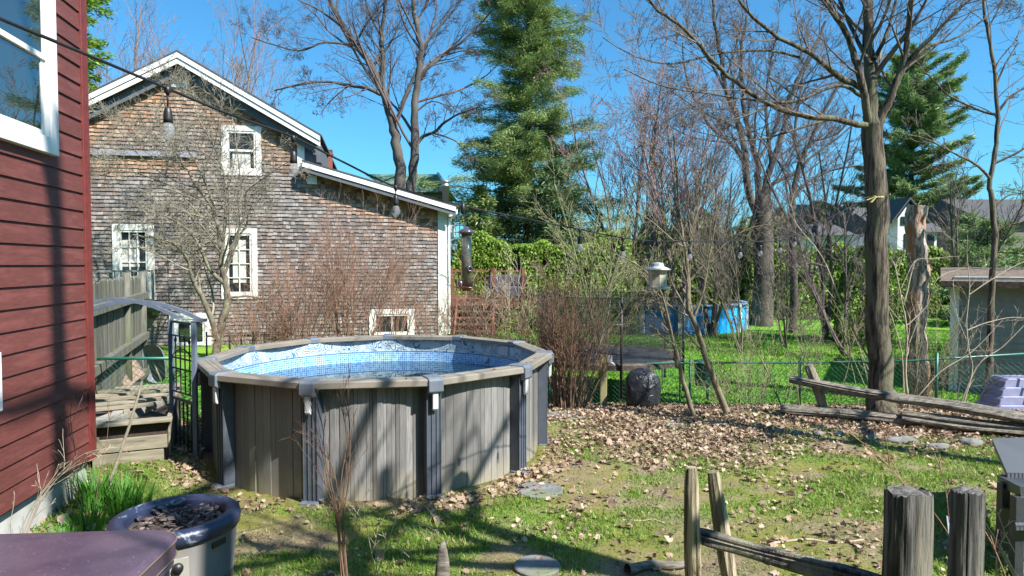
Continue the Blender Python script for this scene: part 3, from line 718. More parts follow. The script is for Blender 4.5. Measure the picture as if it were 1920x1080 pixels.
b = MB(); pr2 = rrect(-.006, W_+.006, -.006, W_+.006, .195)
for z in (zc-.112, zc-.022): b.tube([(x, y, z) for x, y in pr2]+[(pr2[0][0], pr2[0][1], z)], .0045, 6)
b.build('piping', mat('piping', (.16, .12, .09), None, 5, .5), cov)
b = MB(); b.prism(rrect(.03, W_-.03, .03, W_-.03, .17), 0, zc-.12, 'z'); b.build('cabinet', mat('spa cabinet', (.05, .045, .075), (.035, .03, .05), 5, .5), tub)
b = MB(); b.prism(rrect(.01, W_-.01, .01, W_-.01, .18), zc-.17, zc-.121, 'z'); b.build('shell_rim', mat('spa shell', (.09, .075, .12), None, 5, .35), tub)

# ================================================================ fire pit barrel
fp_ = thing('fire_pit', 'round grey stone-look fire pit with peeling blue-black rim and dead leaves inside', 'fire pit', (-2.53, 4.88, gz1(-2.53, 4.88)))
b = MB(); b.lathe([(.38, 0), (.395, .25), (.398, .252), (.398, .268), (.397, .27), (.425, .6), (.425, .615)], 48, cap=False)
b.build('barrel', mat('barrel stone', (.115, .12, .125), (.065, .068, .072), 6, .8, .5, (1, 1, .25), c3=(.19, .18, .17)), fp_, True)
m, n, bs = new_mat('peeling rim'); co = coords(n, (1, 1, 1)); bs.inputs['Roughness'].default_value = .3
nz = noise(n, co, 7, 8, .75, 1.2); c = mixc(n, ramp(n, nz, .57, .69), (.022, .03, .065), (.3, .34, .42)); n.links.new(c, bs.inputs['Base Color']); bump(n, bs, nz, .5, .01)
b = MB(); b.lathe([(.40, .59), (.445, .6), (.452, .66), (.44, .69), (.40, .705), (.35, .695), (.335, .67), (.335, .6)], 56, cap=False); b.build('rim', m, fp_, True)
b = MB(); b.lathe([(.01, .61), (.336, .612)], 40, cap=False); b.build('fire_bowl', M['soil'], fp_)
rs = np.random.RandomState(8); k = 260; rr_ = .32*np.sqrt(rs.rand(k)); aa = rs.rand(k)*2*PI
C = np.stack([rr_*np.cos(aa), rr_*np.sin(aa), .625+rs.rand(k)*.04], 1); U = nrm(unit(k, rs)*(1, 1, .3)); N_ = nrm(unit(k, rs)*.6+np.array([0, 0, 1.]))
tag(leaf_mesh('dead_leaves', C, U, N_, rs.uniform(.03, .09, k), rs.uniform(.02, .05, k), leafmat('old leaves', [(.03, .02, .018), (.07, .05, .045), (.2, .16, .15), (.045, .03, .028)], 0), fp_), kind='stuff')
Mt = Matrix.Rotation(R(-62), 4, 'Z')
b = MB(); b.box(.385, .418, -.07, .07, .3, .52, Mt); pn = b.build('control_panel', mat('panel', (.3, .29, .26), None, 4, .7), fp_, bevel=.006)
for z, r_ in ((.45, .038), (.35, .026)):
    b = MB(); b.lathe([(r_, 0), (r_*.9, .025)], 18); o = b.build('knob', M['black'], pn, True); q = Mt @ Vector((.419, 0, z)); o.location = q; o.rotation_euler = (0, PI/2, R(-62))
Mt = Matrix.Rotation(R(-22), 4, 'Z'); b = MB(); b.box(.415, .428, -.06, .06, .52, .56, Mt); b.build('handle_slot', M['black'], fp_)

# ================================================================ arbor with gate panel
bp = P(365, 700, 8.25); ap_ = P(322, 700, 8.72)
arb = thing('garden_arbor', 'grey-blue metal garden arch with curved top and spear-topped side panel', 'garden arbor', (bp.x, bp.y, gz1(bp.x, bp.y)))
gzb = arb.location.z; pa = Vector((ap_.x-bp.x, ap_.y-bp.y, 0)); H1 = P(365, 604, 8.25).z-gzb; H2 = P(322, 600, 8.72).z-gzb; H1 = (H1+H2)/2
sp_ = Vector((-1.42, -.12, 0)); rise = .24
for q, off in ((0, Vector()), (1, pa)):
    for k in (0, 1):
        b = MB(); o_ = off+sp_*k; b.bar(o_+Vector((0, 0, -.02)), o_+Vector((0, 0, H1)), .055, .055, (0, 1, 0)); b.build('post', M['arbor'], arb, bevel=.004)
    b = MB(); pts = []
    for k in range(17):
        t = k/16; t2 = -.06+t*1.12; pts.append(off+sp_*t2+Vector((0, 0, H1+.03+rise*(1-(2*t-1)**2))))
    for k in range(16): b.bar(pts[k]-(pts[k+1]-pts[k])*.02, pts[k+1], .045, .045)
    b.bar(pts[0]-sp_*.05, pts[0]+sp_*.05, .05, .04); b.build('arch', M['arbor'], arb)
b = MB(); b.bar(Vector((0, 0, H1-.2)), pa+Vector((0, 0, H1-.2)), .025, .02); b.bar(Vector((0, 0, H1-.02)), pa+Vector((0, 0, H1-.02)), .03, .03); b.build('cross_bar', M['arbor'], arb)
sd_ = thing('tmp', 'x', 'x') if False else None
b = MB(); fn = MB()
zt1 = P(345, 690, 8.5).z-gzb; zt0 = P(345, 745, 8.5).z-gzb
hts = [P(0, y, 8.5).z-gzb for y in (640, 634, 632, 640)]
for k, hh in enumerate(hts):
    t = (k+1)/5; q = pa*t
    b.tube([q+Vector((0, 0, zt1-.34)), q+Vector((0, 0, hh-.03))], .009, 6)
    fn.lathe([(.009, -.03), (.016, -.01), (.02, .01), (.004, .055)], 8, (q.x, q.y, hh))
for z in (zt1-.33, zt1-.02, zt1+.12): b.bar(Vector((0, 0, z)), pa+Vector((0, 0, z)), .012, .02)
pp = [pa*t+Vector((0, 0, zt1+.12+.13*math.sin(PI*t))) for t in [k/8 for k in range(9)]]
b.tube(pp, .008, 6)
for k in range(5):
    q = pa*(k+1)/6; b.tube([q+Vector((0, 0, .05)), q+Vector((0, 0, zt1-.42))], .011, 6)
b.bar(Vector((0, 0, zt1-.42)), pa+Vector((0, 0, zt1-.42)), .03, .03); b.bar(Vector((0, 0, .06)), pa+Vector((0, 0, .06)), .02, .03)
sp2 = b.build('side_panel', M['black_metal'], arb); fn.build('finial', M['black_metal'], sp2)

# ================================================================ stockade fence
fA = P(150, 500, 8.7); fB = P(241, 500, 12.2); fd = Vector((fB.x-fA.x, fB.y-fA.y, 0)); fl = fd.length*1.42; fd.normalize()
st = thing('stockade_fence', 'tall weathered grey plank fence with diagonal-looking rails behind the arbor', 'fence', (fA.x, fA.y, 0), math.atan2(fd.y, fd.x))
b = MB(); x = 0; rng = random.Random(2); pl = []
while x < fl:
    wd = rng.uniform(.09, .13); t = x/fl; zt = 2.3+rng.uniform(-.03, .03); zb_ = .0
    dy = rng.uniform(-.006, .006); b.prism([(x, zb_), (x+wd-.008, zb_), (x+wd-.008, zt-.02), (x+wd*.5, zt+.02), (x, zt-.02)], dy, dy+.02); x += wd
b.build('planks', M['grey_wood'], st)
for z in (1.93, 1.1, .35):
    b = MB(); b.box(0, fl, -.12, -.009, z-.07, z+.06); b.build('rail', M['grey_wood'], st)
b = MB(); b.box(0, fl, -.03, .05, 2.26, 2.31)
for x in (fl*.62, fl-.1):
    b = MB(); b.tube([(x, -.02, 0), (x, -.02, 2.42)], .075, 10, .07); b.build('post', M['grey_wood'], st, True)

# ================================================================ raised beds and boards
def wbox(name, label, cat, loc, rz=0, group=None): return thing(name, label, cat, loc, rz, group)
p0 = GP(172, 7.75); p1 = GP(304, 8.05); dx = Vector((p1.x-p0.x, p1.y-p0.y, 0)); L0 = dx.length; az_ = math.atan2(dx.y, dx.x)
rb = thing('raised_garden_bed', 'wooden raised garden bed of horizontal boards with a flat cap beside the gate', 'garden bed', (p0.x, p0.y, p0.z), az_)
hz = .52
for k, (z0_, z1_) in enumerate(((0, .14), (.155, .315))):
    b = MB(); b.box(.0, L0+(.02 if k else -.02), -.02, .02, z0_, z1_); b.build('board', M['plank'], rb, bevel=.006)
b = MB(); b.box(-.02, L0+.03, .03, .07, .0, .48); b.build('board', M['soil'], rb)
b = MB(); b.box(-.6, L0+.08, -.08, .09, hz-.04, hz); b.build('cap_board', M['plank'], rb, bevel=.005)
b = MB(); b.box(-.03, .04, -.05, -.021, 0, .36); b.build('stake', M['plank'], rb)
b = MB(); b.box(L0-.0, L0+.05, .07, 2.6, 0, hz-.05); b.box(-.6, L0, 2.4, 2.45, .2, hz-.02); b.box(-.1, L0+.06, 2.38, 2.5, hz-.02, hz+.02); b.build('side_board', M['plank'], rb)
b = MB()
q0 = Vector((.1, .0, hz+.02)); 
b.bar((-.1, .1, hz-.03), (.62, 1.9, hz-.03), .13, .035); b.bar((-.02, .0, hz-.14), (.72, 1.9, hz-.14), .03, .2)
b.build('slanting_board', mat('grey board', (.33, .32, .28), (.24, .23, .2), 8, .85, .3), rb)
b = MB(); b.add([(-.5, .08, .36), (L0-.01, .08, .36), (L0-.01, 2.39, .38), (-.5, 2.39, .38)], [(0, 1, 2, 3)]); b.build('bed_soil', M['soil'], rb)
# slatted wooden pallet lying left of the bed
pl_ = thing('wooden_pallet', 'slatted wooden pallet of tan boards lying beside the red house corner', 'pallet', (p0.x-.25, p0.y+.6, p0.z+.52), az_+.12)
for k in range(5):
    b = MB(); y = .1+k*.34; b.box(-1.1, .55+.11*k, y, y+.13, .0, .035); b.build('slat', M['plank'], pl_, bevel=.004)
b = MB(); b.box(-1, -.93, 0, 1.8, -.11, -.002); b.box(.2, .27, 0, 1.8, -.11, -.002); b.build('runner', M['plank'], pl_)
# leaning slabs
m, n, bs = new_mat('rusty lattice panel'); co = coords(n); bk = nd(n, 'ShaderNodeTexBrick', offset=0.0); n.links.new(co, bk.inputs[0])
for k, v_ in (('Scale', 1), ('Mortar Size', .006), ('Brick Width', .09), ('Row Height', .09)): bk.inputs[k].default_value = v_
bk.inputs['Color1'].default_value = (.25, .17, .12, 1); bk.inputs['Color2'].default_value = (.33, .24, .18, 1); bk.inputs['Mortar'].default_value = (.12, .09, .07, 1)
n.links.new(bk.outputs[0], bs.inputs['Base Color']); bs.inputs['Roughness'].default_value = .9
def slab(name, label, cat, quad, Ys, mt, th=.05):
    vs = [P(x, y, Y) for (x, y), Y in zip(quad, Ys)]; o = vs[0].copy(); nn = (vs[1]-vs[0]).cross(vs[3]-vs[0]).normalized()
    if nn.y > 0: nn = -nn
    lv = [v-o for v in vs]+[v-o-nn*th for v in vs]
    ob = mesh_np(name, [tuple(v) for v in lv], [(0, 1, 2, 3), (7, 6, 5, 4), (0, 4, 5, 1), (1, 5, 6, 2), (2, 6, 7, 3), (3, 7, 4, 0)], mt)
    ob.location = o; return tag(ob, label, cat)
slab('leaning_board', 'brown brick-patterned board leaning against the grey plank fence', 'panel', [(232, 732), (196, 690), (240, 664), (268, 704)], [11.4, 11.2, 12.3, 12.5], m)
slab('pale_slab', 'pale square slab leaning at the foot of the plank fence', 'paving slab', [(168, 754), (164, 722), (190, 713), (206, 738)], [10.4, 10.3, 10.9, 11], M['concrete'])
# folded grey tarp and wheelbarrow-like tub leaning by the fence end
wb = thing('wheelbarrow', 'grey upturned wheelbarrow tray leaning at the end of the plank fence', 'wheelbarrow', GP(290, 13.6))
b = MB(); k = 20; prof = []
vs = []
for j, (sc_, y) in enumerate(((1.0, 0), (.97, .05), (.8, .16), (.55, .2))):
    for q in range(k): a = 2*PI*q/k; vs.append((.23*sc_*math.copysign(abs(math.cos(a))**.7, math.cos(a)), y-.25*(.45+.42*math.sin(a)), .45+.42*sc_*math.copysign(abs(math.sin(a))**.7, math.sin(a))))
b.add(vs, [(j*k+q, j*k+(q+1) % k, (j+1)*k+(q+1) % k, (j+1)*k+q) for j in range(3) for q in range(k)]+[tuple(3*k+q for q in range(k))])
b.build('tray', mat('grey tray', (.13, .15, .17), (.2, .22, .24), 4, .5), wb, True)
b = MB(); b.tube([(-.32, -.2, .1), (-.25, .0, .9), (-.4, .1, 1.15)], .018, 8); b.tube([(.1, .0, .05), (-.2, .05, .75)], .018, 8); b.build('handle', M['old_wood'], wb, True)

# ================================================================ chain link fences
def chain_fence(name, label, pts, h, posts, rail_r=.02, mesh_a=0.0):
    o = thing(name, label, 'fence', pts[0]); B = pts[0]
    loc = [p-B for p in pts]
    b = MB(); b.tube([p+Vector((0, 0, h)) for p in loc], rail_r, 8); b.build('top_rail', M['green_metal'], o, True)
    for t in posts:
        q = loc[0].lerp(loc[-1], t); b = MB(); b.tube([q+Vector((0, .03, -.1)), q+Vector((0, .03, h+.03))], .026, 8); b.build('post', M['green_metal'], o, True)
    Wd = Wood(); s = .062
    for i in range(len(loc)-1):
        a, c = loc[i], loc[i+1]; L = (c-a).length; d = (c-a)/L
        x = -h
        while x < L:
            for sg in (1, -1):
                xa, xb = (x, x+h) if sg > 0 else (x+h, x); za, zb_ = 0.02, h
                def cl(xx, zz, xo, zo):
                    if xx < 0: return 0, zo+(zz-zo)*((0-xo)/(xx-xo))
                    if xx > L: return L, zo+(zz-zo)*((L-xo)/(xx-xo))
                    return xx, zz
                A = cl(xa, za, xb, zb_); C_ = cl(xb, zb_, xa, za)
                Wd.add([a+d*A[0]+Vector((0, -.015*sg, A[1])), a+d*C_[0]+Vector((0, -.015*sg, C_[1]))], [.0028, .0028], 3)
            x += s*1.41
    Wd.build('wire_mesh', M['green_metal'], o)
    return o
def fp3(px, Y, ytop, h): q = P(px, ytop, Y); q.z -= h; return q
hh = .86
chain_fence('chain_link_fence', 'green chain-link fence running behind the pool to the right past the trees', [fp3(1030, 12.8, 684, hh), fp3(1140, 12.8, 683, hh), fp3(1325, 12.8, 680, hh), fp3(1500, 12.7, 680, hh), fp3(1700, 12.3, 677, hh), fp3(1990, 11.4, 659, hh)], hh, [.0, .3, .52, .78])
chain_fence('chain_link_fence', 'short green chain-link fence between the red house and the arbor', [fp3(120, 9.6, 672, .95), fp3(318, 9.4, 672, .95)], .95, [1.0], .022)
# low black picket edging behind the pool
pf = thing('edging_fence', 'low dark picket edging behind the left rim of the pool', 'fence', GP(385, 17.0))
b = MB(); x = 0
while x < 2.3: b.bar((x, 0, 0), (x, 0, .62), .035, .03, (0, 1, 0)); x += .3
b.bar((0, .03, .5), (2.3, .03, .56), .03, .04); b.build('pickets', M['black_metal'], pf)

# ================================================================ wooden 4x4 post with white box
q = GP(1132, 12.3); po = thing('fence_post', 'mossy wooden fence post with a white box near its top behind the pool', 'post', q)
ht = P(1132, 665, 12.3).z-q.z; b = MB(); b.box(-.065, .065, -.065, .065, -.05, ht); b.build('post_shaft', mat('mossy post', (.3, .27, .14), (.2, .19, .09), 6, .9, .5, (2, 2, .5)), po, bevel=.008)
b = MB(); b.box(.068, .16, -.05, .05, ht-.16, ht-.02); b.bar((.12, 0, ht-.1), (.22, 0, ht-.2), .02, .02); b.build('white_box', M['white'], po, bevel=.005)
b = MB(); b.box(-.1, .1, -.1, .1, -.05, .08); b.build('concrete_foot', M['concrete'], po, bevel=.02)
# black bag
q = GP(1206, 12.0); bag = MB(); rng = random.Random(6); k = 22; prof = [(.1, 0), (.27, .03), (.31, .2), (.33, .4), (.31, .58), (.24, .7), (.12, .76), (.02, .77)]
vs = []
for j, (r_, z) in enumerate(prof):
    for i_ in range(k): a = 2*PI*i_/k; rr_ = r_*(1+.09*math.sin(a*5+j*.7)+rng.uniform(-.05, .05)); vs.append((rr_*math.cos(a), rr_*math.sin(a)*.8, z+rng.uniform(-.015, .015)))
bag.add(vs, [(j*k+i_, j*k+(i_+1) % k, (j+1)*k+(i_+1) % k, (j+1)*k+i_) for j in range(len(prof)-1) for i_ in range(k)])
m, n, bs = new_mat('black bin liner'); bs.inputs['Base Color'].default_value = (.025, .028, .035, 1); bs.inputs['Roughness'].default_value = .28; bump(n, bs, noise(n, coords(n), 9, 5, .6, .8), .9, .04)
o = bag.build('garbage_bag', m, None, True); o.location = q; tag(o, 'bulging black garbage bag in front of the green fence', 'garbage bag')
for i_, (px, py, Y, s, lab) in enumerate(((1245, 778, 11.6, .1, 'small white crumpled plastic scrap on the leaves beside the black bag'), (1185, 738, 12.0, .07, 'white plastic scrap hanging at the left side of the black bag'))):
    q = P(px, py, Y); b = MB(); vs = []; rng = random.Random(i_)
    for j in range(5):
        for k2 in range(5): vs.append(((j-2)*s*.5, (k2-2)*s*.35, rng.uniform(0, s)))
    b.add(vs, [(j*5+k2, j*5+k2+1, j*5+k2+6, j*5+k2+5) for j in range(4) for k2 in range(4)])
    o = b.build('plastic_scrap', M['white'], None); o.location = q; o.rotation_euler = (.8, .3, .5); tag(o, lab, 'plastic scrap')
# green mailbox-like feeder bin on pole behind the fence
q = GP(1320, 13.6); gb = thing('green_bin', 'dark green bin on a short pole behind the chain-link fence', 'bin', q)
z1_, z0_ = P(1320, 676, 13.6).z-q.z, P(1320, 722, 13.6).z-q.z
b = MB(); b.lathe([(.15, z0_), (.165, z0_+.02), (.18, z1_-.05), (.19, z1_-.04), (.19, z1_-.01), (.05, z1_+.03)], 18); b.build('bin_body', mat('green bin', (.008, .075, .06), (.006, .06, .05), 6, .5), gb, True)
b = MB(); b.tube([(.1, 0, 0), (.1, 0, z0_)], .03, 8); b.build('pole', M['green_metal'], gb, True)

# ================================================================ trampoline
tq = P(1142, 600, 14.25); tr_ = thing('trampoline', 'round black trampoline with tall dark safety net behind the green fence', 'trampoline', (tq.x, tq.y, gz1(tq.x, tq.y)))
Rt, ht = 1.56, .86
b = MB(); b.lathe([(.01, ht), (Rt-.25, ht-.004)], 40, cap=False); b.build('jumping_mat', mat('trampoline mat', (.035, .037, .045), (.055, .057, .065), 4, .6), tr_)
b = MB(); b.lathe([(Rt-.25, ht-.001), (Rt, ht+.015), (Rt+.04, ht-.02), (Rt+.04, ht-.12)], 40, cap=False); b.build('edge_pad', mat('pad', (.02, .02, .022), (.1, .07, .05), 9, .7, 0), tr_)
b = MB(); b.tube([(Rt*math.cos(2*PI*k/40), Rt*math.sin(2*PI*k/40), ht-.06) for k in range(41)], .025, 6); b.build('frame_ring', M['steel'], tr_, True)
for k in range(6):
    a = 2*PI*(k+.5)/6; cx, cy = math.cos(a), math.sin(a)
    b = MB(); b.tube([(Rt*cx, Rt*cy, 0), (Rt*cx, Rt*cy, ht-.05)], .022, 6); b.build('leg', M['steel'], tr_, True)
    b = MB(); b.tube([((Rt+.07)*cx, (Rt+.07)*cy, .2), ((Rt+.07)*cx, (Rt+.07)*cy, 2.2)], .024, 8); b.build('net_pole', M['black'], tr_, True)
m = bpy.data.materials.new('safety net'); m.use_nodes = True; n = m.node_tree; bs = n.nodes['Principled BSDF']; bs.inputs['Base Color'].default_value = (.02, .022, .028, 1); bs.inputs['Roughness'].default_value = .8
t_ = nd(n, 'ShaderNodeBsdfTransparent'); mx = nd(n, 'ShaderNodeMixShader'); mx.inputs[0].default_value = .38; n.links.new(t_.outputs[0], mx.inputs[1]); n.links.new(bs.outputs[0], mx.inputs[2]); n.links.new(mx.outputs[0], n.nodes['Material Output'].inputs[0])
V = []; k = 48
for q in range(k): a = 2*PI*q/k; V += [(Rt*math.cos(a), Rt*math.sin(a), ht+.02), (Rt*math.cos(a), Rt*math.sin(a), 2.15)]
mesh_np('safety_net', V, np.array([(2*q, (2*q+2) % (2*k), (2*q+3) % (2*k), 2*q+1) for q in range(k)]), m, tr_, True)
b = MB(); b.tube([(Rt*math.cos(2*PI*q/40), Rt*math.sin(2*PI*q/40), 2.15) for q in range(41)], .008, 6); b.build('net_hem', M['black'], tr_, True)

# ================================================================ neighbour's blue pool
nq = G((1115+1392)/2, 600, -.25); nq = P(1252, 600, 29.6)
bp_ = thing('blue_pool', 'bright blue round above-ground pool with white uprights on the neighbouring lawn', 'swimming pool', (nq.x, nq.y, -.25))
Rb = 3.3; hb = 1.13
m2 = mat('blue pool sheet', (.0, .33, .85), (.0, .26, .72), 1.2, .4, c3=(.01, .42, .95))
b = MB(); vs = []; k = 132
for q in range(k): a = 2*PI*q/k; r_ = Rb+(.02 if q % 2 else -.01)+.03*math.sin(q*.9); vs += [(r_*math.cos(a), r_*math.sin(a), 0), (r_*math.cos(a+.01), r_*math.sin(a+.01), hb)]
b.add(vs, [(2*q, (2*q+2) % (2*k), (2*q+3) % (2*k), 2*q+1) for q in range(k)]); b.build('wall', m2, bp_)
for q in range(14):
    a = 2*PI*(q+.3)/14; b = MB(); b.box(Rb+.035, Rb+.13, -.09, .09, 0, hb+.02, Matrix.Rotation(a, 4, 'Z')); b.build('upright', M['white_worn'], bp_)
b = MB(); b.lathe([(Rb-.12, hb+.0), (Rb-.12, hb+.05), (Rb+.14, hb+.05), (Rb+.14, hb)], 56, cap=False); b.build('top_rail', mat('blue rail', (.1, .25, .45), (.3, .4, .5), 3, .5), bp_)
b = MB(); b.lathe([(.01, hb-.25), (Rb-.1, hb-.25)], 40, cap=False); b.build('winter_cover', mat('dark cover', (.02, .05, .09), None, 5, .5), bp_)

# ================================================================ split rail fence on the right
def split_log(a, c, r, rng, sides=14, name=None, m=None, parent=None, sag=0.0, w=1.3):
    """a rough split rail: irregular, grooved section"""
    a = Vector(a); c = Vector(c); d = (c-a).normalized(); ref = Vector((0, 0, 1)) if abs(d.z) < .8 else Vector((0, 1, 0))
    u = d.cross(ref).normalized(); v_ = u.cross(d); k = sides*2; N = 22
    prof = [(1-.16*abs(math.sin(1.0*(2*PI*q/k)+.4)))*(1+rng.uniform(-.1, .1)) for q in range(k)]
    gro = [q for q in range(k) if rng.random() < .2]
    b = MB(); vs = []
    ph = [rng.uniform(0, 6) for _ in range(4)]
    for i in range(N+1):
        t = i/N; cpos = a.lerp(c, t)+v_*(sag*math.sin(PI*t)+.12*r*math.sin(5*t+ph[0]))+u*.15*r*math.sin(4*t+ph[1])
        tw = .5*math.sin(2.2*t+ph[2]); sc_ = (.78+.22*min(1, min(t, 1-t)*14))*(1+.08*math.sin(9*t+ph[3]))
        for q in range(k):
            an = 2*PI*q/k+tw*.3; rr_ = r*prof[q]*sc_*(1+.05*math.sin(7*t+q))*(.68 if q in gro else 1)
            vs.append(cpos+u*(w*rr_*math.cos(an))+v_*(rr_*math.sin(an)))
    b.add(vs, [(i*k+q, i*k+(q+1) % k, (i+1)*k+(q+1) % k, (i+1)*k+q) for i in range(N) for q in range(k)]+[tuple(range(k))[::-1], tuple(N*k+q for q in range(k))])
    return b.build(name, m, parent)
rng = random.Random(12)
q = GP(1528, 10.9); sf = thing('split_rail_fence', 'old dark split-rail fence with one leaning post in front of the maple trunk', 'fence', q)
def rel(px, py, Y): return P(px, py, Y)-q
split_log(rel(1550, 790, 10.9), rel(1517, 684, 10.95), .085, rng, name='post', m=M['old_wood'], parent=sf, w=1.0)
split_log(rel(1480, 712, 11.0), rel(1700, 748, 10.4), .085, rng, name='rail', m=M['old_rail'], parent=sf)
split_log(rel(1660, 742, 10.45), rel(1960, 790, 9.5), .1, rng, name='rail', m=M['old_rail'], parent=sf)
split_log(rel(1463, 764, 11.0), rel(1720, 790, 10.2), .085, rng, name='rail', m=M['old_rail'], parent=sf)
split_log(rel(1690, 780, 10.25), rel(1960, 812, 9.5), .11, rng, name='rail', m=M['old_rail'], parent=sf)
# foreground posts
m_pale = mat('cedar post', (.42, .37, .26), (.17, .14, .09), 5, .9, 1, (4, 4, .3), bdist=.02, lo=.45, hi=.55, c3=(.2, .19, .1))  # paler, warmer cedar than the grey posts
m_dk = mat('grey cedar post', (.15, .145, .135), (.045, .044, .045), 5, .9, 1, (4, 4, .3), bdist=.02, lo=.44, hi=.56, c3=(.26, .24, .18))
q = P(1297, 875, 4.3); q.z = 0; ff = thing('split_rail_fence', 'pale split cedar post pair with one slanting rail in the foreground', 'fence', q)
split_log(P(1305, 1330, 4.3)-q, P(1297, 876, 4.3)-q, .052, rng, name='post', m=m_pale, parent=ff, w=1.0)
split_log(P(1400, 1330, 4.5)-q, P(1340, 884, 4.5)-q, .058, rng, name='post', m=m_pale, parent=ff, w=1.0)
split_log(P(1308, 1002, 4.4)-q, P(1700, 1112, 3.6)-q, .06, rng, name='rail', m=m_dk, parent=ff, w=1.1)
split_log(P(1310, 1160, 4.4)-q, P(1700, 1260, 3.6)-q, .06, rng, name='rail', m=m_dk, parent=ff, w=1.1)
for (px, py, Y, wd, lab, mt) in ((1703, 922, 3.55, .108, 'broad dark grey cedar post with flat sawn top in the foreground', m_dk), (1814, 920, 3.55, .075, 'narrower grey cedar post at the lower right beside the garden chair', m_dk)):
    t = P(px, py, Y); o = thing('fence_post', lab, 'post', (t.x, t.y, 0)); b = MB(); rng2 = random.Random(px); k = 56; vs = []; prof = [(1+rng2.uniform(-.02, .02))*(.93 if rng2.random() < .14 else 1)*(1+.03*math.sin(_*.5)) for _ in range(k)]
    for i in range(19):
        z = t.z*i/18; s = 1.12-.12*(i/18)
        for j in range(k):
            a = 2*PI*j/k; e = 3.2; cx = math.copysign(abs(math.cos(a))**(2/e), math.cos(a)); cy = math.copysign(abs(math.sin(a))**(2/e), math.sin(a))
            pr_ = prof[j]*(1+.018*math.sin(i*.8+j)); vs.append((wd*s*pr_*cx, wd*s*pr_*cy*.8, z+(rng2.uniform(-.012, .012) if i == 18 else 0)))
    b.add(vs, [(i*k+j, i*k+(j+1) % k, (i+1)*k+(j+1) % k, (i+1)*k+j) for i in range(18) for j in range(k)]+[tuple(18*k+j for j in range(k))])
    b.build('post_shaft', mt, o)
s_ = P(818, 1012, 4.6); o = thing('wooden_stake', 'dark pointed driftwood stake standing in the grass at bottom centre', 'stake', (s_.x, s_.y, gz1(s_.x, s_.y)))
b = MB(); vs = []; k = 10
for i in range(9):
    t = i/8; z = s_.z*t; wd = .062*(1-.35*t)*(1-t**7)+.008; cx = .025*math.sin(t*4)+(.07*t**2)
    for j in range(k): a = 2*PI*j/k; vs.append((cx+wd*math.cos(a)*(1+.12*math.sin(j*2.3)), .5*wd*math.sin(a), z))
b.add(vs, [(i*k+j, i*k+(j+1) % k, (i+1)*k+(j+1) % k, (i+1)*k+j) for i in range(8) for j in range(k)]+[tuple(8*k+j for j in range(k))]); b.build('stake_shaft', M['old_rail'], o, True)
# white folded sheet between posts
t = P(1780, 1000, 3.9); b = MB(); b.add([(-.02, 0, .11), (.03, .0, .07), (.045, 0, -.16), (.015, .0, -.14), (-.02, .004, .11), (.03, .004, .07), (.045, .004, -.16), (.015, .004, -.14)], [(0, 1, 2, 3), (7, 6, 5, 4), (0, 4, 5, 1), (1, 5, 6, 2), (2, 6, 7, 3), (3, 7, 4, 0)])
o = b.build('plastic_marker', mat('pale marker', (.5, .52, .68), (.45, .47, .62), 5, .4), None); o.location = t; tag(o, 'pale lilac plastic strip between the two grey cedar posts', 'plant marker')

# ================================================================ garden chair of dark woven resin
cq = GP(1890, 6.2); ch_ = thing('garden_chair', 'dark grey woven garden chair at the right edge', 'chair', cq)
def crel(px, py, Y): return P(px, py, Y)-cq
def panel(name, quad, th, mt, par, up=None):
    vs = [Vector(v) for v in quad]; nn = (vs[1]-vs[0]).cross(vs[3]-vs[0]).normalized()
    if nn.z > 0: nn = -nn
    b = MB(); b.add(vs+[v+nn*th for v in vs], [(0, 1, 2, 3), (7, 6, 5, 4), (0, 4, 5, 1), (1, 5, 6, 2), (2, 6, 7, 3), (3, 7, 4, 0)]); return b.build(name, mt, par)
panel('backrest', [crel(1860, 822, 6.9), crel(1990, 818, 6.9), crel(2010, 890, 5.9), crel(1888, 886, 5.9)], .05, M['wicker'], ch_)
panel('seat_frame', [crel(1869, 890, 6.0), crel(1990, 888, 6.0), crel(2030, 935, 5.3), crel(1912, 912, 5.3)], .09, M['wicker_frame'], ch_)
for a_, c_ in (((1882, 905, 5.75), (1882, 1085, 5.75)), ((1908, 930, 5.3), (1908, 1170, 5.3)), ((1985, 905, 5.9), (1985, 1060, 5.9))):
    b = MB(); A = crel(*a_); A.z = min(A.z, .75); B_ = Vector((A.x, A.y, 0)); b.bar(B_, A, .07, .07, (0, 1, 0)); b.build('leg', M['wicker_frame'], ch_)
panel('seat', [crel(1890, 935, 5.9), crel(1990, 935, 5.9), crel(2010, 985, 5.2), crel(1905, 985, 5.2)], .04, M['wicker'], ch_)

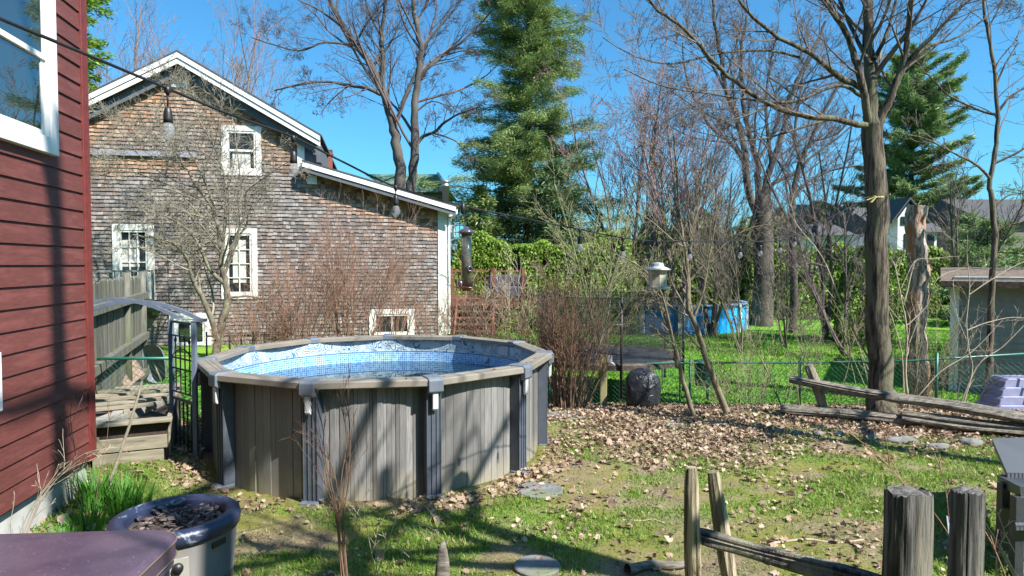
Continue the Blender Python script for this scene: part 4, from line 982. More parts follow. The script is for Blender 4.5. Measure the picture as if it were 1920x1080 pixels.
# ================================================================ string lights
cab = [(-90, -5, 1.5), (0, 35, 1.9), (150, 97, 2.25), (314, 166, 2.75), (430, 214, 3.05), (550, 257, 3.45), (640, 302, 3.75), (742, 350, 4.05), (868, 386, 4.5), (1000, 413, 4.95), (1087, 430, 5.3), (1168, 446, 5.7), (1232, 452, 6.1), (1293, 452, 6.5), (1388, 451, 7.2), (1426, 453, 7.8), (1463, 450, 8.4), (1490, 440, 9.0), (1525, 424, 9.8), (1600, 385, 11.0), (1622, 372, 11.2)]
cp_ = [P(*c) for c in cab]; sl = thing('string_lights', 'black outdoor string lights sagging from the red house to the maple trunk', 'string lights', cp_[0])
b = MB(); b.tube([p-cp_[0] for p in smooth_path(cp_, 6)], .0058, 6); b.build('cable', M['black'], sl, True)
for i_, (k, drop) in enumerate(((3, .075), (5, .07), (7, .05), (10, .05), (11, .05), (13, .06), (14, .06), (15, .04), (16, .03), (17, .03), (18, .03), (19, .03))):
    p = cp_[k]-cp_[0]
    b = MB(); b.tube([p+Vector((0, 0, .004)), p-Vector((0, 0, drop+.01))], .0035, 6); b.lathe([(.006, .01), (.012, .004), (.013, -.012), (.004, -.03)], 10, p)
    b.lathe([(.006, .0), (.013, -.008), (.0165, -.025), (.0185, -.05), (.0185, -.066)], 12, p-Vector((0, 0, drop))); so_ = b.build('light_socket', M['black'], sl, True)
    q = p-Vector((0, 0, drop+.063)); b = MB(); b.lathe([(.014, 0), (.02, -.012), (.0265, -.032), (.0255, -.05), (.016, -.066), (.003, -.073)], 14, q); bl = b.build('bulb', M['bulb'], so_, True)
    b = MB(); b.tube([q+Vector((0, 0, 0)), q+Vector((.006, 0, -.03)), q+Vector((-.006, 0, -.03)), q], .0012, 4); b.build('filament', mat('filament', (.5, .25, .15), None, 5, .5), bl)
for k in (8, 12):
    b = MB(); p = cp_[k]-cp_[0]; b.lathe([(.004, .02), (.016, .012), (.018, -.03), (.012, -.05), (.003, -.055)], 10, p); b.build('cable_clip', M['black'], sl, True)
# ribbon round the trunk is with the maple
# ================================================================ bird feeders
def fz(py, Y): return P(960, py, Y).z
q = P(875, 545, 4.5); tf = thing('tube_feeder', 'tall clear tube bird feeder with copper base hanging from the string light cable', 'bird feeder', q)
m, n, bs = new_mat('seed tube'); bs.inputs['Base Color'].default_value = (.27, .27, .22, 1); bs.inputs['Roughness'].default_value = .15; c = mixc(n, ramp(n, noise(n, coords(n), 60, 3), .4, .6), (.3, .29, .23), (.2, .2, .17)); n.links.new(c, bs.inputs['Base Color'])
m_cu = mat('copper', (.42, .2, .13), (.3, .13, .09), 9, .3, metal=.85); m_lid = mat('bronze lid', (.32, .27, .3), (.24, .2, .22), 9, .3, metal=.7)
b = MB(); b.lathe([(.036, .025), (.036, .395)], 20); b.build('seed_tube', m, tf, True)
b = MB(); b.lathe([(.07, .018), (.072, .024), (.045, .034), (.04, .03), (.03, .0)], 24); b.build('perch_tray', m_cu, tf, True)
b = MB(); b.lathe([(.052, .39), (.055, .4), (.045, .415), (.02, .425), (.008, .44)], 24); b.build('lid', m_lid, tf, True)
for (z, a) in ((.15, -60), (.05, 200)):
    b = MB(); b.lathe([(.022, 0), (.024, .01), (.02, .022), (.011, .022), (.01, .004)], 14); o = b.build('feeding_port', m_lid, tf, True); o.location = (.035*math.cos(R(a)), .035*math.sin(R(a)), z); o.rotation_euler = (0, PI/2, R(a))
    b = MB(); b.tube([(0, 0, 0), (.05*math.cos(R(a)), .05*math.sin(R(a)), 0)], .003, 6); o = b.build('perch', m_cu, tf, True); o.location = (.04*math.cos(R(a)), .04*math.sin(R(a)), z-.025)
top_ = P(868, 388, 4.5)-q; b = MB(); b.tube([(0, 0, .43), (top_.x*.5, 0, top_.z*.8), top_], .0018, 5); b.build('hanging_wire', M['black_metal'], tf)
q = P(1233, 542, 6.1); lf = thing('lantern_feeder', 'pale lantern-shaped bird feeder with wide roof hanging from the string light cable', 'bird feeder', q)
m_lt = mat('pale feeder metal', (.55, .56, .56), (.45, .46, .46), 9, .4)
b = MB(); b.lathe([(.128, .178), (.128, .184), (.075, .205), (.06, .21), (.055, .236), (.035, .246), (.008, .25)], 8); b.build('feeder_roof', m_lt, lf)
b = MB(); b.lathe([(.055, .209), (.054, .235)], 8, cap=False); b.build('vent_band', M['black'], lf)
m, n, bs = new_mat('seed case'); c = mixc(n, ramp(n, noise(n, coords(n), 30, 3), .4, .6), (.5, .47, .38), (.38, .36, .3)); n.links.new(c, bs.inputs['Base Color']); bs.inputs['Roughness'].default_value = .2
b = MB(); b.lathe([(.085, .018), (.09, .178)], 8); b.build('seed_case', m, lf)
b = MB(); b.lathe([(.04, .0), (.11, .004), (.115, .018), (.1, .014)], 24); b.build('seed_tray', m_lt, lf)
top_ = P(1232, 455, 6.1)-q; b = MB(); b.tube([(0, 0, .248), top_], .002, 5); b.build('hanging_wire', M['black_metal'], lf)

# ================================================================ shed, slide on the right
sq = P(1785, 700, 14.5); sd2 = thing('garden_shed', 'low pale green clapboard shed with leaf-covered flat roof at the right', 'shed', (sq.x, sq.y, -.3), R(-33))
zt = P(1785, 528, 14.5).z+.3; b = MB(); z = 0
while z < zt: b.add([(0, 0, z+.15), (6, 0, z+.15), (6, -.025, z), (0, -.025, z), (0, 0, z), (6, 0, z)], [(0, 1, 2, 3), (3, 2, 5, 4)]); z += .15
b.build('siding', mat('pale green siding', (.22, .26, .25), (.17, .2, .2), 5, .7), sd2)
b = MB(); b.box(0, 6, .002, 4, 0, zt+.1); b.build('shed_wall', mat('shed side', (.33, .37, .34), None, 5, .8), sd2)
b = MB(); b.box(-.06, .1, -.05, -.026, 0, zt); b.build('corner_board', M['white_worn'], sd2)
b = MB(); b.add([(-.25, -.35, zt+.02), (6.3, -.35, zt+.02), (6.3, 4.3, zt+.3), (-.25, 4.3, zt+.3), (-.25, -.35, zt-.12), (6.3, -.35, zt-.12), (6.3, 4.3, zt+.15), (-.25, 4.3, zt+.15)], [(0, 1, 2, 3), (7, 6, 5, 4), (0, 4, 5, 1), (1, 5, 6, 2), (2, 6, 7, 3), (3, 7, 4, 0)])
b.build('shed_roof', mat('leafy roof', (.04, .035, .03), (.2, .14, .1), 12, .95, .4), sd2)
b = MB(); b.bar((1.6, -.1, zt-.05), (1.6, -.1, zt+.22), .3, .5, (0, 1, 0)); b.bar((3.2, -.1, zt-.05), (3.2, -.1, zt+.18), 1.2, .4, (0, 1, 0)); b.build('roof_debris', M['old_rail'], sd2)
q = GP(1893, 11.6); slx = thing('play_slide', 'pale lilac plastic play steps beside the shed at the right edge', 'play steps', q)
m_li = mat('lilac plastic', (.27, .28, .42), (.22, .23, .36), 5, .45)
b = MB()
for k in range(4):
    x0 = -.42+.1*k; z0_ = .18*k; b.prism([(x0, z0_+.0), (.65, z0_), (.65, z0_+.19), (x0+.1, z0_+.19), (x0+.03, z0_+.12)], -.3+.07*k, .4)
slx.scale = (.82, .82, .82); st_ = b.build('steps', m_li, slx, bevel=.02)
b = MB(); b.tube([(.25, -.3, .1), (.42, -.28, .8), (.5, -.25, 1.4)], .022, 8); b.build('side_rail', m_li, slx, True)

# ================================================================ neighbour's deck behind the house corner
q = P(905, 600, 23); dk = thing('wooden_deck', 'red-brown raised wooden deck with railing and steps behind the shingled house', 'deck', (q.x, q.y, .1))
def dr(px, py, Y): v = P(px, py, Y); return v-Vector((q.x, q.y, .1))
t0_ = dr(843, 562, 23); t1_ = dr(982, 562, 23); zd = t0_.z
b = MB(); b.box(t0_.x-1, t1_.x, 0, 3.5, zd-.06, zd); b.box(t0_.x-1, t1_.x, -.03, .0, zd-.3, zd-.07); b.build('deck_floor', M['deck'], dk)
zr = dr(843, 508, 23).z
b = MB(); b.box(t0_.x-1, t1_.x, -.03, .04, zr-.04, zr+.03); b.box(t0_.x-1, t1_.x, -.01, .02, zd+.08, zd+.13); x = t0_.x-1
while x < t1_.x: b.box(x, x+.04, -.005, .025, zd+.13, zr-.04); x += .14
b.build('railing', M['deck'], dk)
for px in (846, 925, 981):
    x = dr(px, 560, 23).x; b = MB(); b.box(x-.06, x+.06, -.1, .0, 0, zr+.12); b.build('post', M['deck'], dk)
b = MB()
for k in range(5): x = dr(885, 600, 23).x; b.box(x-.5+.0*k, x+.75, -.3-.28*k, -.0-.28*k, zd-.2-.2*k, zd-.16-.2*k)
b.bar((x-.5, -.1, zd-.1), (x-.5, -1.5, zd-1.15), .05, .25); b.bar((x+.78, -.1, zd-.1), (x+.78, -1.5, zd-1.15), .05, .25); b.build('stairs', M['deck'], dk)
q2 = P(958, 520, 23.5); b = MB(); b.box(-.75, .6, 0, .5, 0, .45); b.box(-.75, .6, .4, .5, .45, .85); o = b.build('deck_bench', mat('blue striped cushion', (.1, .1, .13), (.035, .04, .07), 8, .9, stretch=(4, 1, 1)), None, bevel=.05); o.location = (q2.x-.1, q2.y, zd+.1); tag(o, 'blue-grey cushioned bench standing on the neighbouring deck', 'bench')

# ================================================================ far houses
def gable_house(name, label, px0, px1, pyb, pye, pyr, Y, mw, mr, front=None, depth=8):
    a = P(px0, pyb, Y); c = P(px1, pyb, Y); ze = P(px0, pye, Y).z; zr_ = P(px0, pyr, Y).z
    o = thing(name, label, 'house', (a.x, Y, -.3)); W2 = c.x-a.x
    b = MB(); b.box(0, W2, 0, depth, 0, ze+.3); b.build('wall', mw, o)
    b = MB(); b.prism([(-.4, ze+.25), (depth/2, zr_+.3), (depth+.4, ze+.25)], -.4, W2+.4, 'x'); b.v = [(x, y, z) for x, y, z in b.v]; b.build('roof', mr, o)
    return o, W2, ze+.3
wh = mat('white farmhouse wall', (.72, .73, .75), None, 5, .7); Yf = 45
o, W2, ze = gable_house('farmhouse', 'white modern farmhouse with dark gabled roof seen between the trunks at the right', 1655, 1755, 500, 434, 380, Yf, wh, M['roof'])
def fr_(px, py, y=0): v = P(px, py, Yf); return v.x-o.location.x, v.z+.3
b = MB(); x0, zb_ = fr_(1658, 482); x1, _ = fr_(1700, 482); xm, zp = fr_(1679, 385); _, ze2 = fr_(1658, 412)
b.prism([(x0, zb_), (x1, zb_), (x1, ze2), (xm, zp), (x0, ze2)], -1.5, 0); b.build('front_gable', wh, o)
b = MB(); b.prism([(x0-.5, ze2-.35), (xm, zp+.25), (x1+.5, ze2-.35), (x1+.5, ze2-.2), (xm, zp+.42), (x0-.5, ze2-.2)], -1.7, 2); b.build('gable_roof', M['roof'], o)
for (a_, c_) in (((1665, 409), (1689, 424)), ((1671, 440), (1683, 466))):
    xa, za = fr_(*a_); xb, zb2 = fr_(*c_); b = MB(); b.box(xa, xb, -1.56, -1.5, zb2, za); f_ = b.build('window', M['black'], o); b = MB(); b.box(xa+.12, xb-.12, -1.58, -1.561, zb2+.1, za-.1); b.build('pane', M['glass'], f_)
for px in (1712, 1738, 1762):
    xa, za = fr_(px, 440); xb, zb2 = fr_(px+12, 462); b = MB(); b.box(xa, xb, -.08, -.0, zb2, za); f_ = b.build('window', M['black'], o)
gable_house('garage', 'low white outbuilding glimpsed through twigs left of the maple trunk', 1525, 1590, 500, 440, 415, 44, wh, M['roof'], depth=6)
gable_house('grey_house', 'long dark-roofed grey house behind the thin tree at the right edge', 1850, 2150, 500, 415, 362, 46, mat('grey house wall', (.16, .13, .12), None, 3, .8), mat('slate roof', (.045, .045, .05), (.07, .07, .075), 6, .9), depth=9)
gable_house('brown_house', 'dark brown neighbour house with hipped roof hidden behind the twig thicket', 1540, 1640, 500, 440, 375, 60, mat('brown wall', (.12, .1, .1), None, 3, .8), mat('brown roof', (.12, .11, .11), (.17, .16, .16), 6, .9), depth=9)
gh = thing('green_roof_house', 'distant house with green shingled roof above the shingled house eave', 'house', P(745, 360, 34))
v = P(740, 362, 34); w_ = P(838, 362, 34); t_ = P(740, 322, 34)
b = MB(); W2 = w_.x-v.x; b.prism([(0, 0), (W2, 0), (W2-.8, t_.z-v.z), (-2, t_.z-v.z)], 0, 1); b.v = [(x, y+z*1.2 if y < .5 else y+4+z, z) for x, y, z in b.v]; b.build('roof', M['green_roof'], gh)
b = MB(); b.box(-2, W2-.3, 1.2, 7, -6, -.02); b.build('wall', wh, gh)
b = MB(); b.bar((W2+.02, -.1, -.1), (W2-.78, 1.4, t_.z-v.z), .12, .25); b.build('rake_board', M['white'], gh)
q = P(855, 440, 31); wt = thing('white_trellis', 'white lattice screen glimpsed beside the tube feeder behind the house', 'trellis', q); b = MB()
for k in range(5): b.box(-.45+.2*k, -.41+.2*k, 0, .04, -1, .85)
for k in range(6): b.box(-.45, .39, .041, .07, -.9+.33*k, -.86+.33*k)
b.box(-.5, .45, -.02, .08, .85, .95); b.build('lattice', M['white'], wt)
# ================================================================ trees
def bare_tree(name, label, cat, base, limbs, Y, cfg, mt, mc, seed, group=None, procedural=()):
    """limbs: (pixel path, r0, r1, twigs, options)"""
    rng = random.Random(seed); o = thing(name, label, cat, base, 0, group); T = Wood(); C = Wood()
    for lb in limbs:
        pl, r0, r1, k = lb[:4]; op = dict(lb[4]) if len(lb) > 4 else {}
        Yl = op.pop('Y', Y)
        limb(T, C, pl, Yl, r0, r1, rng, cfg, k, **op)
    for p, d, L, r in procedural:
        pts_before = len(C.L[5]); branch(C, p, d, L, r, 0, rng, cfg)
    if any(T.L.values()): T.build('trunk', mt, o, rough=.12, offset=o.location)
    C.build('crown', mc, o, offset=o.location)
    return o, T
# --- big maple at right
Ym = 11.3
cfgm = dict(n=[9, 6, 5, 3], ang=38, shr=.56, wob=.07, up=.05, minr=.0035, rsh=.55)
base = GP(1648, Ym)
lm = [([(1650, 790), (1649, 740), (1646, 600), (1642, 400), (1636, 232)], .205, .165, 0, dict(sides=14)),
      ([(1650, 800), (1650, 775), (1649, 735)], .31, .2, 0, dict(sides=14)),
      ([(1636, 245), (1632, 180), (1630, 90), (1626, 0), (1622, -120), (1626, -300)], .128, .05, 9, dict(sides=14, Y1=11.6)),
      ([(1630, 238), (1616, 160), (1604, 110), (1585, 60), (1550, 5), (1520, -60), (1500, -150)], .085, .035, 9, dict(dy=.15, Y1=10.8)),
      ([(1645, 235), (1664, 195), (1690, 130), (1700, 80), (1707, 10), (1712, -80), (1700, -200)], .09, .03, 8, dict(Y1=10.9)),
      ([(1692, 128), (1720, 95), (1760, 55), (1800, 15), (1850, -30), (1900, -90)], .045, .015, 7, dict(Y1=10.6)),
      ([(1694, 125), (1740, 88), (1790, 72), (1840, 40), (1880, 0)], .035, .01, 6, dict(Y1=11.4)),
      ([(1628, 236), (1608, 232), (1560, 222), (1500, 216), (1440, 195), (1390, 160), (1340, 120), (1290, 60), (1235, 20), (1200, -20)], .075, .022, 12, dict(Y1=9.8, t0=.2)),
      ([(1560, 222), (1500, 240), (1440, 258), (1380, 262), (1300, 245)], .03, .008, 6, dict(Y1=10.5)),
      ([(1618, 165), (1575, 145), (1520, 100), (1460, 70), (1400, 20), (1370, -30)], .07, .02, 9, dict(Y1=10)),
      ([(1615, 180), (1570, 160), (1490, 190), (1420, 188), (1330, 176), (1240, 160), (1170, 130)], .04, .01, 10, dict(Y1=9.8)),
      ([(1500, 108), (1440, 95), (1350, 100), (1260, 120), (1190, 105), (1130, 70)], .028, .008, 9, dict(Y1=10.2)),
      ([(1640, 110), (1660, 70), (1675, 20), (1690, -40)], .05, .02, 5, dict()),
      ([(1632, 120), (1600, 60), (1570, -10), (1560, -80)], .05, .02, 6, dict(Y1=12.2)),
      ([(1590, 70), (1575, 30), (1560, 10), (1545, -40)], .03, .012, 4, dict())]
maple, _ = bare_tree('maple_tree', 'large bare maple tree with straight furrowed trunk and yellow ribbon at the right', 'tree', base, lm, Ym, cfgm, M['bark'], M['twig'], 5)
b = MB(); c_ = P(1641, 371, Ym)-maple.location; rr_ = .19
b.v = []; k = 24; vs = []
for q in range(k+1): a = 2*PI*q/k; vs += [(c_.x+rr_*math.cos(a), c_.y+rr_*math.sin(a), c_.z-.012), (c_.x+rr_*math.cos(a), c_.y+rr_*math.sin(a), c_.z+.012)]
b.add(vs, [(2*q, 2*q+2, 2*q+3, 2*q+1) for q in range(k)])
kx = Vector((c_.x-.1, c_.y-rr_-.02, c_.z))
for tip in ((-.17, -.02, -.06), (-.1, -.03, -.1), (-.06, -.02, .01)): b.bar(kx, kx+Vector(tip), .035, .008)
b.build('ribbon', mat('yellow ribbon', (.6, .52, .22), (.5, .42, .16), 9, .7), maple)

# --- thin tree at right
cfgt = dict(n=[6, 5, 4], ang=42, shr=.5, wob=.12, up=.04, minr=.0045)
lt = [([(1852, 760), (1854, 680), (1857, 600), (1860, 520), (1866, 440), (1858, 370), (1856, 335), (1868, 270), (1870, 205), (1862, 120), (1850, 50), (1842, -20)], .085, .03, 8, dict(sides=8, t0=.55)),
      ([(1857, 337), (1835, 312), (1790, 288), (1740, 262), (1690, 250)], .035, .01, 7, dict(Y1=11.8)),
      ([(1868, 215), (1835, 206), (1780, 180), (1740, 140), (1700, 110)], .035, .01, 7, dict(Y1=13)),
      ([(1870, 212), (1890, 185), (1915, 168), (1950, 155)], .035, .015, 5), ([(1868, 160), (1885, 120), (1910, 80)], .025, .01, 5),
      ([(1862, 405), (1870, 385), (1892, 366), (1925, 362)], .03, .012, 4), ([(1865, 440), (1880, 425), (1920, 415)], .025, .012, 4),
      ([(1850, 60), (1870, 20), (1890, -20)], .02, .01, 4)]
bare_tree('young_tree', 'slender grey young tree with sinuous trunk standing before the green shed', 'tree', GP(1853, 12.6), lt, 12.6, cfgt, M['bark'], M['twig'], 15)
# --- snag
sn_b = GP(1722, 13.4); o = thing('dead_snag', 'broken dead trunk stub with reddish rotten patches and sawn top', 'tree stump', sn_b)
T = Wood(); pts = smooth_path([P(x, y, 13.4) for x, y in ((1724, 745), (1722, 700), (1718, 600), (1724, 520), (1716, 440), (1720, 386))], 5); rng = random.Random(3)
T.add(pts, [.19*(1.25-.25*min(1, i/4))*(.96+.04*math.sin(i*1.3)+rng.uniform(-.05, .05)) if 0 < i < len(pts)-1 else .19 for i in range(len(pts))], 14)
T.add([pts[-1]-Vector((0, 0, .002)), pts[-1]+Vector((0, 0, .001))], [.19, .001], 14)
T.build('trunk', M['snag'], o, rough=.35, offset=o.location)
# --- oak behind the house
Yo = 32; cfgo = dict(n=[10, 7, 6, 4], ang=40, shr=.56, wob=.1, up=.03, minr=.0065, rsh=.52)
lo = [([(758, 600), (755, 480), (752, 395), (750, 350), (745, 280), (738, 235), (727, 200), (714, 160), (690, 110), (665, 80), (635, 35), (610, -20)], .36, .1, 9, dict(sides=14, t0=.4)),
      ([(714, 165), (718, 125), (716, 70), (722, 10), (735, -60)], .19, .07, 8, dict()),
      ([(766, 600), (766, 480), (768, 395), (770, 345), (779, 280), (777, 210), (784, 150), (789, 95), (780, 45), (772, -30)], .33, .09, 9, dict(sides=14, t0=.4)),
      ([(740, 235), (757, 190), (766, 165), (775, 145), (790, 110)], .13, .07, 4),
      ([(712, 176), (690, 166), (655, 160), (605, 153), (545, 162), (515, 170)], .13, .04, 8, dict(dy=.8, Y1=30)),
      ([(655, 160), (635, 175), (615, 195), (600, 215)], .05, .02, 5, dict(dy=.5)),
      ([(665, 85), (610, 80), (560, 95), (500, 80), (470, 70)], .08, .025, 8, dict(dy=.8)),
      ([(690, 110), (650, 60), (600, 20), (560, 0), (510, -30)], .09, .03, 8, dict(dy=.8)),
      ([(785, 150), (805, 125), (830, 105), (870, 75), (900, 45), (930, 10)], .12, .04, 8, dict(dy=.6)),
      ([(788, 100), (815, 60), (850, 20), (880, -30)], .09, .03, 7), ([(830, 105), (870, 95), (905, 100)], .05, .02, 5),
      ([(778, 272), (795, 255), (815, 247), (835, 228), (862, 213), (900, 200)], .13, .04, 7, dict(dy=.6, Y1=30)),
      ([(815, 250), (850, 262), (870, 280), (888, 298)], .06, .025, 6), ([(780, 210), (810, 190), (850, 200), (890, 190)], .06, .02, 7, dict(Y1=33)),
      ([(790, 95), (760, 50), (745, 0), (740, -40)], .08, .03, 6), ([(716, 70), (695, 30), (680, -20)], .07, .03, 6), ([(775, 45), (800, 10), (815, -30)], .06, .02, 6)]
bare_tree('oak_tree', 'tall bare double-trunked oak behind the shingled house roof', 'tree', GP(758, Yo), lo, Yo, cfgo, M['bark_far'], M['twig_far'], 7)
# --- big multi-stem tree right of centre
Yb = 30; cfgb = dict(n=[10, 7, 6, 4], ang=34, shr=.56, wob=.08, up=.05, minr=.0065, rsh=.48)
lb_ = [([(1430, 612), (1430, 520), (1430, 420), (1428, 372)], .5, .38, 0, dict(sides=14)),
       ([(1420, 400), (1402, 350), (1395, 280), (1380, 215), (1360, 165), (1352, 110), (1340, 50), (1335, -10)], .24, .07, 9, dict(t0=.25)),
       ([(1424, 400), (1421, 340), (1420, 300), (1402, 240), (1392, 170), (1390, 100), (1400, 30)], .22, .07, 9, dict(t0=.25)),
       ([(1430, 400), (1433, 360), (1446, 308), (1468, 250), (1480, 190), (1500, 140), (1520, 100), (1548, 40)], .24, .07, 9, dict(t0=.25)),
       ([(1432, 390), (1450, 345), (1490, 325), (1515, 300), (1555, 270), (1600, 235)], .14, .04, 8),
       ([(1400, 310), (1370, 268), (1335, 240), (1305, 190), (1285, 135), (1280, 80)], .13, .04, 8),
       ([(1370, 268), (1320, 262), (1280, 250), (1240, 225)], .06, .02, 7), ([(1446, 308), (1440, 250), (1436, 190), (1445, 120), (1460, 50)], .13, .04, 8),
       ([(1420, 300), (1450, 250), (1460, 200), (1440, 140)], .1, .03, 7), ([(1480, 190), (1500, 185), (1545, 160), (1590, 150)], .07, .02, 7), ([(1380, 215), (1340, 130), (1300, 70), (1260, 30)], .09, .03, 8)]
bare_tree('spreading_maple', 'huge bare spreading tree with many dark ascending limbs right of centre', 'tree', GP(1430, Yb), lb_, Yb, cfgb, M['bark_far'], M['twig_far'], 9)
lb2 = [([(1487, 625), (1487, 500), (1485, 420), (1486, 385), (1492, 340), (1505, 290), (1520, 265), (1545, 210), (1575, 160)], .22, .07, 9, dict(t0=.3)), ([(1488, 370), (1515, 340), (1560, 320), (1610, 310)], .1, .03, 8),
       ([(1500, 300), (1490, 250), (1500, 180), (1510, 120)], .1, .03, 7), ([(1520, 265), (1570, 250), (1600, 215)], .08, .03, 6)]
bare_tree('leaning_maple', 'bare tree with dark trunk leaning right beside the huge spreading tree', 'tree', GP(1487, 27), lb2, 27, cfgb, M['bark_far'], M['twig_far'], 10)
# --- slender background trees: built, each with own shape
def wild_tree(name, label, cat, px, pyb, pyt, Y, seed, mc, spread=.3, n=6, group=None, r=None, cfg=None):
    rng = random.Random(seed); b_ = GP(px, Y); H = P(px, pyt, Y).z-b_.z
    o = thing(name, label, cat, b_, 0, group); C = Wood(); r = r or H*.012
    cf = dict(n=[11, 8, 5], ang=32, shr=.45, wob=.07, up=.05, minr=max(.005, Y*.0003), rsh=.55, t0=.25)
    if cfg: cf.update(cfg)
    for k in range(n):
        d = Vector((rng.gauss(0, spread), rng.gauss(0, spread), 1)); branch(C, b_+Vector((rng.uniform(-.1, .1), rng.uniform(-.1, .1), -.1)), d, H*rng.uniform(.7, 1.05)/max(.8, d.length*.95), r*rng.uniform(.6, 1), 0, rng, cf)
    C.build('stems', mc, o, offset=o.location); return o
gs = 'bare trees beyond the hedge'
for (px, pt, Y, sd_, mc, sp_, nn, lab) in (
        (1175, 170, 31, 1, 'twig_purple', .13, 4, 'slim purple-budded bare tree just right of the big spruce'),
        (1225, 190, 29, 2, 'twig_purple', .12, 5, 'reddish budding bare tree second to the right of the big spruce'),
        (1275, 200, 28, 3, 'twig_purple', .13, 5, 'reddish bare tree behind the hanging lantern feeder'),
        (1335, 230, 26, 4, 'twig_far', .18, 6, 'grey bare tree in front of the left limbs of the huge spreading tree'),
        (1550, 200, 24, 5, 'twig_far', .2, 4, 'tangled bare tree just left of the large maple trunk'),
        (1590, 330, 20, 6, 'twig_far', .28, 4, 'dense grey twiggy tree close against the left of the large maple trunk'),
        (1800, 300, 22, 7, 'twig', .12, 3, 'sparse thin bare sapling between the white pine and the thin tree'),
        (1475, 350, 22, 8, 'twig_far', .32, 3, 'low grey thicket tree under the leaning bare tree'),
        (1395, 350, 21, 9, 'twig', .3, 4, 'low brown thicket tree under the huge spreading tree'),
        (1120, 330, 22, 12, 'olive_twig', .26, 6, 'olive twiggy bush below the right side of the big spruce')):
    wild_tree('bare_tree', lab, 'tree', px, 510, pt, Y, sd_, M[mc], sp_, nn, gs)
for (px, pt, Y, sd_, lab) in ((285, 45, 60, 21, 'pale leafless treetop behind the gable peak'), (390, 95, 58, 22, 'pale leafless treetop right of the gable peak'), (232, 110, 56, 23, 'pale leafless treetop beside the evergreen behind the left roof slope'), (455, 110, 58, 24, 'pale leafless treetop above the right roof slope')):
    wild_tree('distant_tree', lab, 'tree', px, 480, pt, Y, sd_, M['twig_purple'], .16, 5, 'leafless treetops behind the shingled house', cfg=dict(minr=.013))

# --- crab apple by the shingled house
Yc = 16.5; cfgc = dict(n=[13, 9, 9], ang=50, shr=.55, wob=.17, up=.03, minr=.005, rsh=.55)
lc = [([(402, 672), (407, 650), (418, 600), (427, 560), (423, 530), (416, 500), (415, 465), (409, 425), (400, 395), (372, 352), (345, 310), (312, 262), (290, 215)], .145, .02, 14, dict(sides=8, t0=.35)),
      ([(410, 640), (396, 600), (378, 555), (362, 524), (350, 485), (326, 457), (295, 447), (250, 440)], .1, .02, 12, dict(Y1=15.4)),
      ([(424, 535), (396, 508), (380, 475), (360, 440), (330, 415), (290, 400), (235, 395)], .07, .015, 12, dict(Y1=15.8)),
      ([(416, 470), (423, 400), (424, 350), (412, 300), (395, 262), (370, 215), (362, 170)], .06, .012, 12, dict(Y1=16.8)),
      ([(422, 500), (440, 450), (460, 400), (462, 360), (500, 330), (545, 300)], .05, .012, 11, dict(Y1=16)),
      ([(420, 520), (450, 440), (461, 425), (463, 395), (450, 330), (440, 250), (430, 180)], .04, .01, 10, dict(Y1=17)),
      ([(405, 400), (380, 330), (340, 260), (310, 200), (300, 150)], .04, .01, 10), ([(415, 440), (380, 380), (300, 340), (230, 320), (190, 330)], .04, .01, 11),
      ([(425, 560), (460, 555), (500, 560), (530, 540)], .04, .01, 8), ([(370, 352), (330, 340), (270, 300), (220, 240), (190, 200)], .03, .008, 9)]
bare_tree('crab_apple_tree', 'gnarled bare crab apple tree in front of the shingled gable wall', 'tree', P(405, 668, Yc), lc, Yc, cfgc, mat('crab bark', (.2, .175, .13), (.1, .085, .065), 9, .95, .8, c3=(.24, .23, .15)), M['twig2'] if 'twig2' in M else mat('crab twigs', (.3, .27, .21), (.17, .15, .11), 2, .9), 31)
# --- leaning multi stem tree by the green fence
Ye = 10.9; cfge = dict(n=[7, 5, 4], ang=38, shr=.48, wob=.13, up=.06, minr=.004, rsh=.55)
le = [([(1310, 800), (1290, 745), (1275, 688), (1263, 640), (1248, 600), (1232, 560), (1215, 530), (1190, 500)], .06, .012, 9, dict(t0=.35)),
      ([(1362, 772), (1340, 715), (1320, 660), (1305, 612), (1291, 580), (1290, 530), (1287, 480), (1280, 440), (1274, 390), (1268, 320), (1262, 250)], .075, .015, 14, dict(t0=.3)),
      ([(1292, 590), (1264, 540), (1252, 505), (1245, 470)], .03, .01, 7), ([(1270, 690), (1262, 640), (1250, 585), (1235, 540), (1200, 500), (1160, 480)], .035, .008, 9, dict(Y1=10.4)),
      ([(1300, 600), (1320, 540), (1330, 480), (1345, 400), (1360, 330)], .03, .008, 10), ([(1285, 480), (1300, 420), (1320, 350), (1325, 290)], .025, .007, 8),
      ([(1280, 440), (1255, 380), (1235, 320), (1215, 280)], .022, .006, 8), ([(1290, 530), (1345, 470), (1400, 430), (1450, 420)], .02, .006, 8),
      ([(1262, 640), (1250, 640), (1225, 610), (1212, 560)], .02, .006, 5), ([(1322, 665), (1300, 640), (1285, 622)], .02, .01, 3)]
bare_tree('leaning_tree', 'multi-stemmed bare tree with stems leaning left, behind the lantern feeder by the green fence', 'tree', GP(1335, Ye), le, Ye, cfge, mat('olive bark', (.2, .17, .11), (.11, .095, .06), 9, .9, .5), mat('olive twigs', (.2, .18, .12), (.14, .12, .08), 3, .9), 33)

